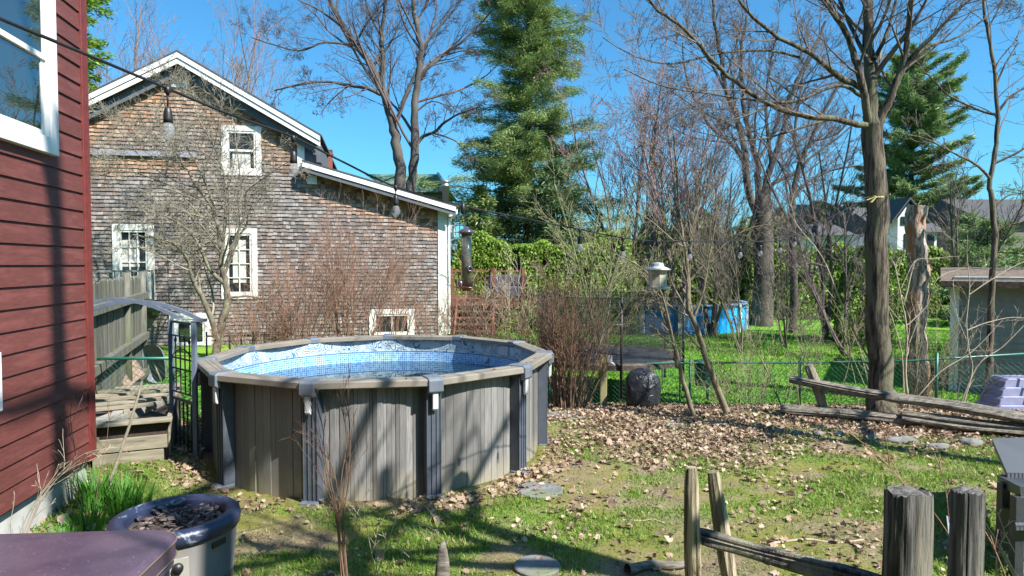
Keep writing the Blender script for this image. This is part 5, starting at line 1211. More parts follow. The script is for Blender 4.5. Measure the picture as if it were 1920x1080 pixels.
# ================================================================ shrubs of canes
def cane_shrub(name, label, px, Y, H, spread, n, mc, seed, base_r=.3, r=.009, cfg=None, group=None, lean=0, cat='shrub'):
    rng = random.Random(seed); b_ = GP(px, Y); o = thing(name, label, cat, b_, 0, group); C = Wood()
    cf = dict(n=[8, 4], ang=28, shr=.42, wob=.06, up=.02, minr=.0032, rsh=.6, t0=.3, tip=.35)
    if cfg: cf.update(cfg)
    for k in range(n):
        a = rng.uniform(0, 2*PI); q = b_+Vector((math.cos(a), math.sin(a), 0))*base_r*math.sqrt(rng.random())
        s = abs(rng.gauss(0, spread)); d = Vector((math.cos(a)*s+lean, math.sin(a)*s*.7, 1))
        branch(C, q, d, H*rng.uniform(.5, 1.05), r*rng.uniform(.6, 1.3), 0, rng, cf)
    C.build('canes', mc, o, offset=o.location); return o
g_r = 'reddish cane shrubs behind the pool'
for (px, Y, H, sp_, n_, mt_, sd_, br, lab) in ((560, 15.6, 2.7, .42, 44, 'cane', 41, .35, 'reddish twiggy shrub left of the basement window behind the pool'),
        (655, 16.2, 3.5, .36, 58, 'cane', 42, .5, 'tallest reddish twiggy shrub fanning over the grey shingles'),
        (730, 16.6, 2.9, .3, 26, 'cane', 43, .35, 'pinkish cane shrub right beside the basement window'),
        (490, 15.2, 1.8, .6, 48, 'cane', 44, .4, 'low spreading tan shrub right of the crab apple trunk'),
        (890, 14.6, 2.0, .38, 40, 'cane_dark', 45, .45, 'brown cane shrub below the tube feeder behind the pool rim'),
        (810, 17.5, 1.9, .3, 16, 'cane', 46, .3, 'sparse pink cane shrub at the right foot of the shingled wall')):
    cane_shrub('cane_shrub', lab, px, Y, H, sp_, n_, M[mt_], sd_, br, .012, group=g_r)
cane_shrub('cane_shrub', 'dense red-brown cane shrub at the right side of the pool', 1070, 11.9, 2.35, .3, 70, M['cane_dark'], 47, .3, .013)
cane_shrub('cane_shrub', 'tangle of tan canes arching between the pool and the trampoline', 1010, 13.6, 2.3, .42, 34, M['cane'], 48, .5, .01)
cane_shrub('cane_shrub', 'olive green cane thicket right of the leaning tree beyond the fence', 1420, 12.2, 1.9, .5, 22, M['olive_twig'], 49, .8, .008, cfg=dict(ang=40))
cane_shrub('cane_shrub', 'olive thorny thicket around the base of the snag', 1700, 12.8, 2.3, .45, 22, M['olive_twig'], 50, .8, .01, cfg=dict(ang=42))
cane_shrub('cane_shrub', 'low dry brush below the leaning tree', 1395, 11.6, .8, .7, 26, M['olive_twig'], 51, .5, .005)
cane_shrub('cane_shrub', 'fine grey brush between the snag and the shed', 1790, 12.2, 1.4, .5, 16, M['twig'], 52, .5, .007)
cane_shrub('cane_shrub', 'grey brush thicket on the far lawn edge left of the maple', 1560, 19, 2.4, .5, 13, M['twig'], 53, 1.4, .012, cfg=dict(ang=45, minr=.006))
cane_shrub('cane_shrub', 'grey brush thicket at the far lawn edge behind the leaning tree', 1400, 22, 2.4, .5, 18, M['twig'], 54, 2.2, .012, cfg=dict(ang=45, minr=.007))
cane_shrub('cane_shrub', 'grey bramble thicket before the hedge left of the blue pool', 1075, 22, 2.7, .4, 20, M['olive_twig'], 55, 2.0, .012, cfg=dict(ang=38, minr=.007))
cane_shrub('cane_shrub', 'pale bramble stems in front of the cedar hedge', 960, 20, 3.0, .3, 15, M['pale_twig'], 56, 1.4, .008, cfg=dict(ang=38, minr=.006))
# pale saplings, traced
def sapling(label, limbs, Y, mt_, seed, base, cfg=None, group=None, name='sapling', cat='sapling'):
    cf = dict(n=[5, 3], ang=40, shr=.45, wob=.12, up=.05, minr=.003, rsh=.55)
    if cfg: cf.update(cfg)
    rng = random.Random(seed); o = thing(name, label, cat, base, 0, group); T = Wood()
    for lb in limbs:
        pl, r0, r1, k = lb[:4]; op = dict(lb[4]) if len(lb) > 4 else {}; limb(T, T, pl, op.pop('Y', Y), r0, r1, rng, cf, k, **op)
    T.build('stems', mt_, o, offset=o.location); return o
gp = 'pale leafless saplings by the green fence'
sapling('pale sapling with forked top between the maple trunk and the snag', [([(1705, 775), (1698, 700), (1700, 620), (1690, 560), (1678, 500), (1672, 490)], .03, .008, 7), ([(1700, 610), (1712, 600), (1740, 570), (1760, 520), (1820, 500)], .015, .005, 6), ([(1690, 540), (1715, 490), (1745, 485), (1800, 480)], .012, .004, 5), ([(1697, 560), (1712, 500), (1718, 490)], .02, .008, 3), ([(1694, 760), (1690, 660), (1660, 560)], .02, .008, 4)], 11.9, M['pale_twig'], 61, GP(1705, 11.9), group=gp)
sapling('tall pale sapling with crooked trunk in front of the shed', [([(1795, 790), (1822, 700), (1817, 660), (1812, 600), (1818, 540), (1813, 480), (1814, 440)], .02, .006, 6), ([(1818, 552), (1850, 530), (1900, 500), (1950, 480)], .012, .005, 5), ([(1812, 620), (1850, 605), (1900, 595), (1940, 600)], .012, .005, 5), ([(1790, 790), (1830, 690), (1880, 650), (1930, 600)], .016, .005, 6), ([(1700, 770), (1760, 700), (1822, 660), (1880, 600)], .014, .005, 6)], 11.6, M['pale_twig'], 62, GP(1800, 11.6), group=gp)
sapling('long leaning olive-grey sapling left of the maple trunk', [([(1640, 690), (1600, 620), (1570, 550), (1540, 480), (1500, 430), (1480, 400)], .022, .006, 8), ([(1600, 620), (1590, 540), (1600, 480), (1625, 410)], .014, .005, 6)], 11.5, M['pale_twig'], 63, GP(1645, 11.5), group=gp)
sapling('slim bent olive sapling right of the leaning tree', [([(1465, 762), (1440, 700), (1420, 660), (1410, 640), (1400, 600), (1380, 560)], .018, .005, 7), ([(1420, 662), (1440, 620), (1470, 560)], .01, .004, 5), ([(1372, 740), (1350, 690), (1330, 640), (1320, 600)], .012, .004, 5)], 11.3, M['olive_twig'], 64, GP(1465, 11.3), group=gp)
sapling('slim olive sapling rising from the grass by the split rail fence', [([(1500, 780), (1490, 700), (1460, 620), (1440, 560)], .014, .004, 7), ([(1560, 770), (1590, 690), (1590, 620), (1560, 560)], .012, .004, 6)], 11.4, M['olive_twig'], 65, GP(1500, 11.4), group=gp)
sapling('whitish curved branchlets beside the mossy post', [([(1072, 750), (1100, 690), (1120, 660), (1125, 640), (1150, 610), (1180, 612)], .018, .005, 5), ([(1120, 660), (1140, 590), (1145, 540), (1130, 500)], .012, .004, 5), ([(1104, 690), (1098, 640), (1080, 600)], .01, .004, 4)], 12.0, M['pale_twig'], 66, GP(1072, 12.0), group=gp)
# foreground stems
fc = dict(n=[4, 3], ang=20, shr=.4, wob=.07, up=.05, minr=.002, t0=.35)
o = sapling('thin grey-brown shrub with upright reddish tips in front of the pool', [([(650, 1130), (640, 1040), (630, 960), (615, 900), (600, 830), (580, 750)], .009, .003, 6), ([(650, 1130), (636, 1000), (640, 900), (650, 820), (636, 745)], .008, .003, 7), ([(655, 1130), (640, 980), (625, 880), (600, 840), (575, 790), (565, 810)], .007, .003, 6), ([(645, 1100), (632, 960), (610, 860), (605, 800), (590, 745)], .007, .003, 6), ([(655, 1120), (645, 980), (655, 880), (655, 790), (640, 735)], .006, .003, 6), ([(640, 1080), (628, 960), (600, 890), (572, 850)], .006, .0025, 5), ([(650, 1100), (640, 960), (655, 860), (652, 730)], .005, .002, 4)], 4.6, M['cane_dark'], 71, GP(650, 4.6), fc, name='twig_shrub', cat='shrub')
sapling('dry branching weed stems before the centre panel of the pool', [([(722, 950), (722, 900), (722, 850), (720, 790), (714, 740)], .005, .002, 4), ([(722, 920), (700, 880), (690, 840), (664, 825)], .004, .002, 4), ([(722, 930), (735, 880), (752, 860)], .003, .002, 3), ([(700, 935), (690, 900), (686, 870)], .003, .002, 3), ([(790, 935), (800, 900), (797, 870)], .003, .002, 3)], 7.2, M['cane_dark'], 72, GP(722, 7.2), fc, name='dry_weed', cat='weed')
sapling('low straggly bramble lying on the grass left of the driftwood stake', [([(708, 1130), (706, 1060), (750, 1000), (790, 985), (810, 990)], .004, .002, 6), ([(706, 1080), (740, 980), (760, 940), (800, 950)], .004, .002, 6), ([(708, 1100), (690, 1000), (680, 940)], .003, .002, 4)], 5.0, M['pale_twig'], 73, GP(708, 5.0), dict(ang=45, n=[5, 4], t0=.3), name='bramble', cat='bramble')
o = sapling('stout leaning pale stem rising beside the lily leaves at the house foundation', [([(180, 985), (200, 920), (225, 850), (250, 775), (266, 715)], .026, .014, 0)], 6.6, mat('pale stem', (.33, .29, .22), (.2, .17, .12), 8, .9), 74, GP(180, 6.0), fc, name='sapling', cat='sapling')
sapling('thorny thin brown stems climbing beside the red corner board', [([(168, 985), (150, 930), (140, 840), (132, 780), (140, 740)], .006, .003, 7), ([(160, 980), (130, 900), (110, 860)], .005, .002, 5), ([(175, 985), (185, 900), (200, 830), (205, 760)], .005, .002, 5)], 6.2, M['cane_dark'], 75, GP(168, 6.0), dict(ang=40), name='bramble', cat='bramble')
sapling('curved whitish dry stems leaning against the foundation wall', [([(40, 1010), (70, 940), (110, 890), (160, 850), (230, 838)], .006, .003, 5), ([(30, 1015), (60, 950), (100, 895), (115, 870)], .006, .003, 4), ([(45, 1010), (80, 930), (130, 880), (180, 860)], .005, .003, 4), ([(15, 1000), (25, 950), (27, 925)], .004, .002, 2), ([(48, 1010), (72, 950), (105, 900), (150, 862)], .006, .003, 3)], 5.2, M['pale_twig'], 76, GP(40, 5.0), dict(ang=22), name='dry_weed', cat='weed')
# briars at bottom right
sapling('tan briar stems arching over the wide grey cedar post', [([(1900, 1120), (1860, 1020), (1820, 960), (1800, 930)], .006, .003, 3), ([(1700, 930), (1690, 900), (1640, 850), (1590, 810), (1550, 790)], .004, .002, 5), ([(1790, 1020), (1750, 960), (1700, 910), (1680, 890), (1668, 870)], .004, .002, 4), ([(1780, 980), (1770, 900), (1755, 860)], .003, .002, 3), ([(1668, 870), (1660, 820), (1650, 790)], .003, .002, 2)], 3.7, mat('briar', (.3, .17, .12), (.2, .1, .07), 5, .7), 77, GP(1900, 3.6), dict(ang=32, n=[4, 2]), name='briar', cat='bramble')
sapling('pale tan briar canes at the lower right corner by the chair leg', [([(1920, 1110), (1890, 1050), (1860, 1000), (1838, 965)], .008, .004, 3), ([(1915, 1110), (1880, 1040), (1845, 985)], .006, .003, 2), ([(1905, 1040), (1885, 1000), (1870, 960)], .004, .002, 4), ([(1870, 1100), (1868, 1060), (1872, 1035), (1885, 1035)], .006, .004, 0)], 4.0, mat('pale briar', (.42, .36, .26), (.3, .25, .18), 5, .7), 78, GP(1920, 3.9), dict(ang=40, n=[4, 2]), name='briar', cat='bramble')

# ================================================================ evergreens
def evergreen(name, label, px, pyb, pyt, Y, halfw, mt_, seed, dens=1.0, whorl=.42, droop=-.12, gap=.0, leafl=.34, leafw=.09, prof=1.0, group=None, irr=.25, lowest=.02):
    rs = np.random.RandomState(seed); rng = random.Random(seed)
    b_ = GP(px, Y); H = P(px, pyt, Y).z-b_.z; o = thing(name, label, 'tree', b_, 0, group)
    T = Wood(); tr_r = H*.013+.05; T.add([Vector((0, 0, 0)), Vector((0, 0, H*.5)), Vector((0, 0, H*.97))], [tr_r, tr_r*.6, .02], 8)
    Cs = []; Us = []; Ls = []; z = H*lowest
    while z < H*.985:
        f = z/H; Lm = halfw*((1-f)**prof if prof > 0 else 1-f**(-prof))*(.88+.12*math.sin(f*9)); Lm = max(Lm, .25)
        nb = rng.randint(5, 8)
        for k in range(nb):
            if rng.random() < gap: continue
            a = rng.uniform(0, 2*PI); L = Lm*rng.uniform(1-irr, 1+irr*.6)*(1.25 if rng.random() < .12 else 1)
            d = Vector((math.cos(a), math.sin(a), rng.uniform(.0, .25)+(.35*f))).normalized()
            m_ = 7; pts = [Vector((0, 0, z))]; q = pts[0].copy(); dd = d.copy()
            for i in range(m_): dd = (dd+Vector((0, 0, droop*.35))+rv(rng)*.05).normalized(); q = q+dd*L/m_; pts.append(q.copy())
            T.add(pts, [max(.01, .028*L/3*(1-i/m_)+.008) for i in range(m_+1)], 3)
            ns = int((70*L+18)*dens); t = rs.rand(ns)**.75*.92+.1; t = np.clip(t, .12, 1)
            A = np.array([tuple(p) for p in pts]); ii = np.minimum((t*m_).astype(int), m_-1); fr = (t*m_-ii)[:, None]
            c = A[ii]*(1-fr)+A[ii+1]*fr; Dd = nrm(A[ii+1]-A[ii])
            side = np.cross(Dd, [0, 0, 1]); sl_ = rs.uniform(-1, 1, ns)[:, None]; wdt = (.30*L*(1.08-t)+.12)[:, None]
            c = c+side*sl_*wdt+rs.normal(size=(ns, 3))*np.array([.1, .1, .11])+np.array([0, 0, -.05])*np.abs(sl_)
            u = nrm(Dd*.75+side*sl_*.9+rs.normal(size=(ns, 3))*.35+np.array([0, 0, -.12]))
            Cs.append(c); Us.append(u)
        z += whorl*rng.uniform(.7, 1.3)*(1.25-f*.6)
    C = np.concatenate(Cs); U = np.concatenate(Us); n_ = len(C)
    N_ = nrm(rs.normal(size=(n_, 3))*.6+np.array([0, 0, 1.])); T.build('trunk', M['bark_far'], o)
    leaf_mesh('crown', C, U, N_, leafl*rs.uniform(.6, 1.3, n_), leafw*rs.uniform(.6, 1.3, n_), mt_, o)
    return o, n_
_, c1 = evergreen('spruce_tree', 'tall dark green spruce rising out of frame at the centre', 990, 470, -130, 34, 4.1, M['needle'], 3, 2.9, .25, -.1, gap=.14, prof=-3.0, lowest=.03, leafl=.25, leafw=.036, irr=.55)
_, c2 = evergreen('pine_tree', 'broad white pine behind the large maple trunk with layered boughs', 1705, 470, 100, 58, 7.2, M['pine'], 4, 1.2, .75, .03, gap=.14, prof=.42, lowest=.06, leafl=.8, leafw=.1, irr=.45)
evergreen('hemlock_tree', 'yellow-green evergreen between the red house and the shingled roof', 125, 480, -260, 30, 4.6, M['cedar'], 5, 1.3, .5, -.1, gap=.1, prof=.75, leafl=.34, leafw=.08, irr=.4, group=None)
evergreen('small_spruce', 'rounded small blue-green evergreen in front of the base of the tall spruce', 1040, 520, 300, 29, 2.9, mat_n := leafmat('blue green needles', [(.06, .12, .06), (.12, .19, .07), (.18, .25, .1)], .3), 6, 1.0, .4, -.1, prof=.6, leafl=.3, leafw=.06, irr=.4)
evergreen('small_spruce', 'small evergreen left of the base of the tall spruce', 900, 520, 350, 31, 2.6, M['needle'], 7, 1.0, .4, -.1, prof=.7, leafl=.3, leafw=.07)
evergreen('dark_yew', 'dark evergreen right of the white farmhouse', 1815, 510, 400, 40, 2.6, M['pine'], 8, .8, .5, 0, prof=.6, leafl=.4, leafw=.06)
evergreen('small_spruce', 'dark evergreen bush in front of the grey house at the right', 1850, 520, 415, 30, 2.4, M['pine'], 18, 1.0, .4, 0, prof=.5, leafl=.35, leafw=.06)
# pine whose boughs enter at the right edge
evergreen('pine_tree', 'pine at the right edge of which only dark bough tips show', 2080, 560, -250, 19, 4.6, M['pine'], 9, 1.0, 1.25, .0, gap=.45, prof=.25, lowest=.2, leafl=.3, leafw=.03, irr=.3)
def hedge(name, label, px0, px1, pyt, Y, mt_, seed, n, depth=1.6, base=-.25, leaf=.13, cat='hedge', tops=None, group=None, lump=.5):
    rs = np.random.RandomState(seed); a = P(px0, pyt, Y); c = P(px1, pyt, Y); W2 = c.x-a.x; H = a.z-base
    o = thing(name, label, cat, (a.x, Y, base), 0, group)
    x = rs.rand(n)*W2; top = H*(1+lump*.3*(fbm(x*.9+seed, x*0, seed, 3)-.5)*2); top = top*(1-.35*sstep(.6, 0, x)-.35*sstep(W2-.6, W2, x))
    u = rs.rand(n); z = top*np.where(u < .7, rs.rand(n), 1-rs.rand(n)**2*.25)
    dep = depth*(.5+.5*np.sqrt(np.clip(1-(z/top)**3, 0, 1)))*(.8+.5*(fbm(x*1.3, z*1.3, seed+7)-.3))
    y = -dep*.5*rs.uniform(.2, 1, n)+rs.normal(size=n)*.08
    y[:n//4] = rs.uniform(-.5, .5, n//4)*depth
    k = fbm(x*1.8, z*1.8+y, seed+3, 3); keep = k > .33
    C = np.stack([x, y, z], 1)[keep]; m_ = len(C)
    U = nrm(rs.normal(size=(m_, 3))*.7+np.array([0, -.1, .8])); N_ = nrm(rs.normal(size=(m_, 3))*.7+np.array([.35, -1., .5]))
    b = MB()
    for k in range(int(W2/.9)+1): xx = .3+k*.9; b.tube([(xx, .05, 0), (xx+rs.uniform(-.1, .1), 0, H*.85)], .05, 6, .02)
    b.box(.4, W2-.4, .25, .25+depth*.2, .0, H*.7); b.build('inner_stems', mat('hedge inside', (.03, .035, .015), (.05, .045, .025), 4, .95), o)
    leaf_mesh('foliage', C, U, N_, leaf*1.25*rs.uniform(.6, 1.5, m_), leaf*.7*rs.uniform(.6, 1.4, m_), mt_, o)
    return o
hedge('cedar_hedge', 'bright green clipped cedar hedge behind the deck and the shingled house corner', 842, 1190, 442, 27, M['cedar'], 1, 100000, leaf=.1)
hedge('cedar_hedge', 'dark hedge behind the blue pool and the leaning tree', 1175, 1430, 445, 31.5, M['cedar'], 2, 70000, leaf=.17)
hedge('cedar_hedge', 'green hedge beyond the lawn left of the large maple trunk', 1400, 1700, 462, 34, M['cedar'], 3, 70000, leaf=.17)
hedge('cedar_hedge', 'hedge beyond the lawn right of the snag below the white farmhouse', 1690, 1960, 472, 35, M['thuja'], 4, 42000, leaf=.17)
hedge('yew_hedge', 'yellow-green bush at the far end of the lawn beside the large maple trunk', 1560, 1660, 490, 24, M['cedar'], 6, 9000, leaf=.12, lump=1.2)
tag(hedge('far_treeline', 'hazy dark treeline behind the hedges at the centre', 1090, 1560, 415, 60, M['cedar_dark'], 5, 30000, leaf=.4, depth=5, lump=1.6, cat='trees'), kind='stuff')
tag(hedge('far_treeline', 'dark treeline behind the hemlock left of the shingled house', -400, 300, 440, 62, M['cedar_dark'], 15, 16000, leaf=.45, depth=5, lump=1.6, cat='trees'), kind='stuff')
tag(hedge('far_treeline', 'dark treeline behind the farmhouse at the far right', 1600, 2300, 430, 66, M['pine'], 16, 22000, leaf=.45, depth=5, lump=1.6, cat='trees'), kind='stuff')

# ================================================================ trees behind the photographer that shade the yard
cfs = dict(n=[5, 4], ang=42, shr=.5, wob=.1, up=.05, minr=.006, rsh=.6, t0=.25)
def shade_tree(label, x, y, H, r, seed, clear=.4, nb=9):
    rng = random.Random(seed); o = thing('shade_tree', label, 'tree', (x, y, gz1(x, y))); T = Wood(); C = Wood(); B = o.location
    pts = smooth_path([B+Vector((0, 0, -.1)), B+Vector((.08, .05, H*.3)), B+Vector((-.1, .1, H*.6)), B+Vector((.1, 0, H))], 4)
    rad = [r*(1-.75*i/(len(pts)-1)) for i in range(len(pts))]; T.add(pts, rad, 14)
    for k in range(nb):
        t = clear+(1-clear)*k/nb; i = int(t*(len(pts)-1)); a = rng.uniform(0, 2*PI); d = Vector((math.cos(a), math.sin(a), .7))
        branch(C, pts[i], d, H*.45*(1.15-t*.6), r*.5*(1.2-t*.7), 0, rng, cfs)
    T.build('trunk', M['bark'], o, offset=B); C.build('crown', M['twig'], o, offset=B)
shade_tree('bare tree outside the frame to the right of the garden chair', 8.3, 6.85, 9, .2, 91, .5, 7)
shade_tree('bare tree outside the frame at the right behind the deck', 5.4, 2.3, 9, .3, 92, .6, 6)
shade_tree('bare tree outside the frame beyond the shed casting stripes on the lawn', 19.5, 13.5, 11, .3, 94, .35, 9)
shade_tree('bare tree outside the frame behind the play steps', 24, 17, 12, .35, 95, .35, 9)
shade_tree('bare tree outside the frame at the right end of the lawn', 27, 20.5, 12, .35, 96, .35, 9)
shade_tree('tall bare tree behind the photographer whose shadow falls on the red house', 4.3, .2, 15, .3, 93, .5, 10)

def sky_block_trees(label, x0, y0, x1, y1, H, n, seed, depth=4, leaf=1.0):  # evergreen rows added out of view to hold back low sky light
    rs = np.random.RandomState(seed); L = math.hypot(x1-x0, y1-y0); o = thing('far_treeline', label, 'trees', (x0, y0, -.4), math.atan2(y1-y0, x1-x0)); tag(o, kind='stuff')
    x = rs.rand(n)*L; top = H*(.55+.75*fbm(x*.16, x*0+seed, seed, 3)); z = top*rs.rand(n)**.8; y = rs.uniform(-.5, .5, n)*depth*(1.15-z/top)
    C = np.stack([x, y, z], 1); leaf_mesh('foliage', C, nrm(unit(n, rs)), nrm(unit(n, rs)), leaf*rs.uniform(.5, 1.4, n), leaf*.6*rs.uniform(.5, 1.3, n), M['pine_dk'], o)
    W0 = Wood()
    for k in range(int(L/2.5)): xx = k*2.5+rs.uniform(0, 1); h = H*(.5+.6*float(fbm(xx*.16, 0.0+seed, seed, 3))); W0.add([Vector((xx, 0, 0)), Vector((xx, .1, h*.6)), Vector((xx, 0, h))], [.25, .15, .03], 5)
    W0.build('trunks', M['bark_far'], o)
M['pine_dk'] = leafmat('dark evergreen leaves', [(.02, .045, .015), (.05, .08, .025), (.03, .06, .025)], 0)
sky_block_trees('dark evergreens added unseen behind the photographer to dim the low sky', -30, -16, 34, -24, 13, 9000, 201)
sky_block_trees('dark evergreens added outside the frame at the right to dim the low sky', 34, -24, 42, 34, 12, 8000, 202)
sky_block_trees('dark evergreens added outside the frame beyond the red house to dim the low sky', -34, 40, -30, -16, 12, 8000, 203)
# unseen house wing added behind the camera to block sky light
bw = thing('sky_block_wing', 'dark red clapboard wing added unseen behind the photographer to cut sky light', 'added house wing', (-9, -2.6, 0))
b = MB(); z = .5
while z < 7.2: b.add([(0, 0, z+.19), (13.5, 0, z+.19), (13.5, .02, z), (0, .02, z), (0, -.01, z), (13.5, -.01, z)], [(0, 3, 2, 1), (3, 4, 5, 2)]); z += .187
b.build('siding', M['red_siding'], bw)
b = MB(); b.box(0, 13.5, -5, -.012, .5, 7.3); b.build('back_wall', M['red_trim'], bw)
b = MB(); b.box(0, 13.4, -4.9, -.03, -.3, .499); b.build('foundation', M['concrete'], bw)
b = MB(); b.prism([(-5.4, 7.1), (-2.5, 8.6), (.5, 7.1), (.5, 7.3), (-2.5, 8.85), (-5.4, 7.3)], -.3, 13.8, 'x'); b.build('roof', M['roof'], bw)
for x_ in (2.5, 6.5, 10.5):
    fr_2, _ = win_box(bw, x_, x_+1.2, 3.4, 5.0, sgn=1, T=.07, rail=.5)

# ================================================================ ground cover
rs = np.random.RandomState(77)
def scatter(n, x0, x1, y0, y1, dens, power=1.0):
    y = y0+(y1-y0)*rs.rand(n)**power; x = x0+(x1-x0)*rs.rand(n)
    k = (np.abs(x) < .84*y+.6) & (rs.rand(n) < dens(x, y)) & (np.hypot(x+1.85, y-9.29) > 2.3)
    return x[k], y[k]
def lit_d(x, y): return np.clip(litter_mask(x, y)*1.0+.03+.14*sstep(.5, .7, fbm(x*1.6, y*1.6, 41)), 0, 1)
x, y = scatter(110000, -6.5, 10, 3.2, 13.2, lit_d, 1.0)
n_ = len(x); z = gz(x, y)+.02+rs.rand(n_)*.035*(.4+litter_mask(x, y))
U = nrm(rs.normal(size=(n_, 3))*(1, 1, .35)); N_ = nrm(rs.normal(size=(n_, 3))*.55+np.array([0, 0, 1.]))
S = np.cross(U, N_); S = nrm(S); N_ = np.cross(S, U)
prof = np.array([(0, -.5), (.28, -.42), (.5, -.1), (.3, .05), (.38, .32), (.1, .28), (0, .55), (-.12, .27), (-.4, .3), (-.28, .04), (-.5, -.12), (-.25, -.4)])
L = np.clip(rs.lognormal(-3.05, .38, n_), .02, .11); cu = rs.uniform(-1.6, 2.2, n_)
C = np.stack([x, y, z], 1); V = np.empty((n_, 13, 3)); V[:, 0] = C
for k, (a, b_) in enumerate(prof): V[:, k+1] = C+(S*a+U*b_)*L[:, None]+N_*(cu*L*(a*a+b_*b_*.4))[:, None]+N_*(rs.normal(size=n_)*.06*L)[:, None]
fc_ = np.array([(0, k+1, (k+1) % 12+1) for k in range(12)]); fa = (np.arange(n_)*13)[:, None, None]+fc_[None]
o = mesh_np('leaf_litter', V.reshape(-1, 3), fa.reshape(-1, 3), M['litter'])
tag(o, 'dry tan fallen leaves lying over the yard, thickest along the green fence', 'fallen leaves', kind='stuff')
def blades(name, label, x, y, h, wd, m, spread=.5, cat='grass', zoff=-.01):
    n = len(x); z = gz(x, y)+zoff; B0 = np.stack([x, y, z], 1); a = rs.rand(n)*2*PI; S = np.stack([np.cos(a), np.sin(a), 0*a], 1)
    ln = rs.normal(size=(n, 3))*(spread, spread, 0); D = nrm(ln+np.array([0, 0, 1.])); D2 = nrm(D+ln*1.2); h = h[:, None]; wd = wd[:, None]
    p1 = B0+D*h*.55; p2 = p1+D2*h*.45
    V = np.stack([B0-S*wd*.5, B0+S*wd*.5, p1+S*wd*.4, p1-S*wd*.4, p2], 1).reshape(-1, 3); k = np.arange(n)*5
    q = [(0, 1, 2, 3), (3, 2, 4)]
    tri = np.concatenate([k[:, None]+np.array([[0, 1, 2]]), k[:, None]+np.array([[0, 2, 3]]), k[:, None]+np.array([[3, 2, 4]])])
    o = mesh_np(name, V, tri, m); tag(o, label, cat, kind='stuff'); return o
def gd(x, y): return np.clip(grass_mask(x, y)*1.0+.03, 0, 1)*(1-lawn_mask(x, y))
x, y = scatter(480000, -5.5, 10.5, 3.4, 13.2, gd, 1.2)
h = rs.uniform(.025, .08, len(x))*(.6+.9*fbm(x*2, y*2, 51)); blades('grass', 'patchy green spring grass across the yard', x, y, h, rs.uniform(.006, .013, len(x)), M['grass'])
def dd(x, y): return (1-.6*grass_mask(x, y))*(.3+.7*fbm(x*2.5, y*2.5, 81))*(1-lawn_mask(x, y))
x, y = scatter(260000, -5.5, 10.5, 3.4, 13.2, dd, 1.2)
blades('dead_grass', 'dead tan grass and debris scattered over the bare soil', x, y, rs.uniform(.015, .06, len(x)), rs.uniform(.005, .014, len(x)), leafmat('dead grass blades', [(.3, .23, .13), (.18, .13, .08), (.42, .35, .22), (.12, .09, .06), (.2, .19, .07)], .2), 2.2)
def ld(x, y): return lawn_mask(x, y)*(.55+.45*fbm(x, y, 3))
x, y = scatter(220000, -6, 22, 13, 28, ld, 1.4)
blades('lawn', 'bright green lawn of the neighbouring garden beyond the green fence', x, y, rs.uniform(.04, .1, len(x)), rs.uniform(.02, .04, len(x)), M['lawn_grass'], .6)
# a few dead leaves caught on the pool rim and floating on the water
rr2 = random.Random(4); b = MB()
for k in range(46):
    a = rr2.uniform(0, 2*PI); onw = k > 30; r_ = rr2.uniform(.3, 2.1) if onw else rr2.uniform(2.24, 2.29); z = .871 if onw else 1.323; s = rr2.uniform(.02, .04); t = rr2.uniform(0, 6)
    cx, cy = PX+r_*math.cos(a), PY+r_*math.sin(a); b.add([(cx+s*math.cos(t+q*PI/2)*(1 if q % 2 else .5), cy+s*math.sin(t+q*PI/2)*(1 if q % 2 else .5), z+(.008 if q % 2 else .0)+(0 if onw else rr2.uniform(0, .006))) for q in range(4)], [(0, 1, 2, 3)])
o = b.build('pool_leaves', M['litter']); tag(o, 'small dead leaves caught on the pool rim and floating on its water', 'fallen leaves', kind='stuff')
# weeds / ground ivy beyond the arbor
k = 9000; x = rs.uniform(-9, -3.6, k); y = rs.uniform(10.4, 15.5, k); kk = fbm(x*1.3, y*1.3, 61) > .42; x, y = x[kk], y[kk]
C = np.stack([x, y, gz(x, y)+rs.uniform(.02, .12, len(x))], 1); m_ = len(C)
tag(leaf_mesh('ground_ivy', C, nrm(unit(m_, rs)*(1, 1, .4)), nrm(unit(m_, rs)*.6+np.array([0, 0, 1.])), rs.uniform(.06, .12, m_), rs.uniform(.04, .09, m_), M['iris']), 'green ground ivy around the leaning panels by the plank fence', 'ground cover', kind='stuff')
# lily clumps by the foundation
def lily(label, px, Y, n, H, seed, spread=.45):
    r2 = random.Random(seed); q = GP(px, Y); b = MB()
    for i in range(n):
        a = r2.uniform(0, 2*PI); r0 = .16*math.sqrt(r2.random()); s = r2.uniform(.1, spread); h = H*r2.uniform(.6, 1.1); cx, cy = math.cos(a), math.sin(a); sx, sy = -cy, cx; w_ = r2.uniform(.007, .013); vs = []
        for j in range(5):
            t = j/4; rr_ = r0+s*h*t*t*1.1; zz = h*(t-.28*t*t*s*2); ww = w_*(1-t**2.5)+.0005
            vs += [(rr_*cx-sx*ww, rr_*cy-sy*ww, zz), (rr_*cx+sx*ww, rr_*cy+sy*ww, zz)]
        b.add(vs, [(2*j, 2*j+1, 2*j+3, 2*j+2) for j in range(4)])
    o = b.build('daylily_clump', M['iris']); o.location = q; tag(o, label, 'plant', 'daylily clumps by the foundation'); return o
lily('daylily clump with fresh leaves right of the leaning stem', 222, 6.5, 120, .42, 1); lily('daylily clump tight against the foundation corner', 165, 6.5, 110, .42, 2); lily('small daylily clump left of the leaning stem', 150, 6.0, 60, .3, 3); lily('low daylily clump partly behind the hot tub cover', 100, 5.7, 60, .2, 4)
lily('daylily clump behind the fire pit', 245, 6.6, 70, .32, 5)
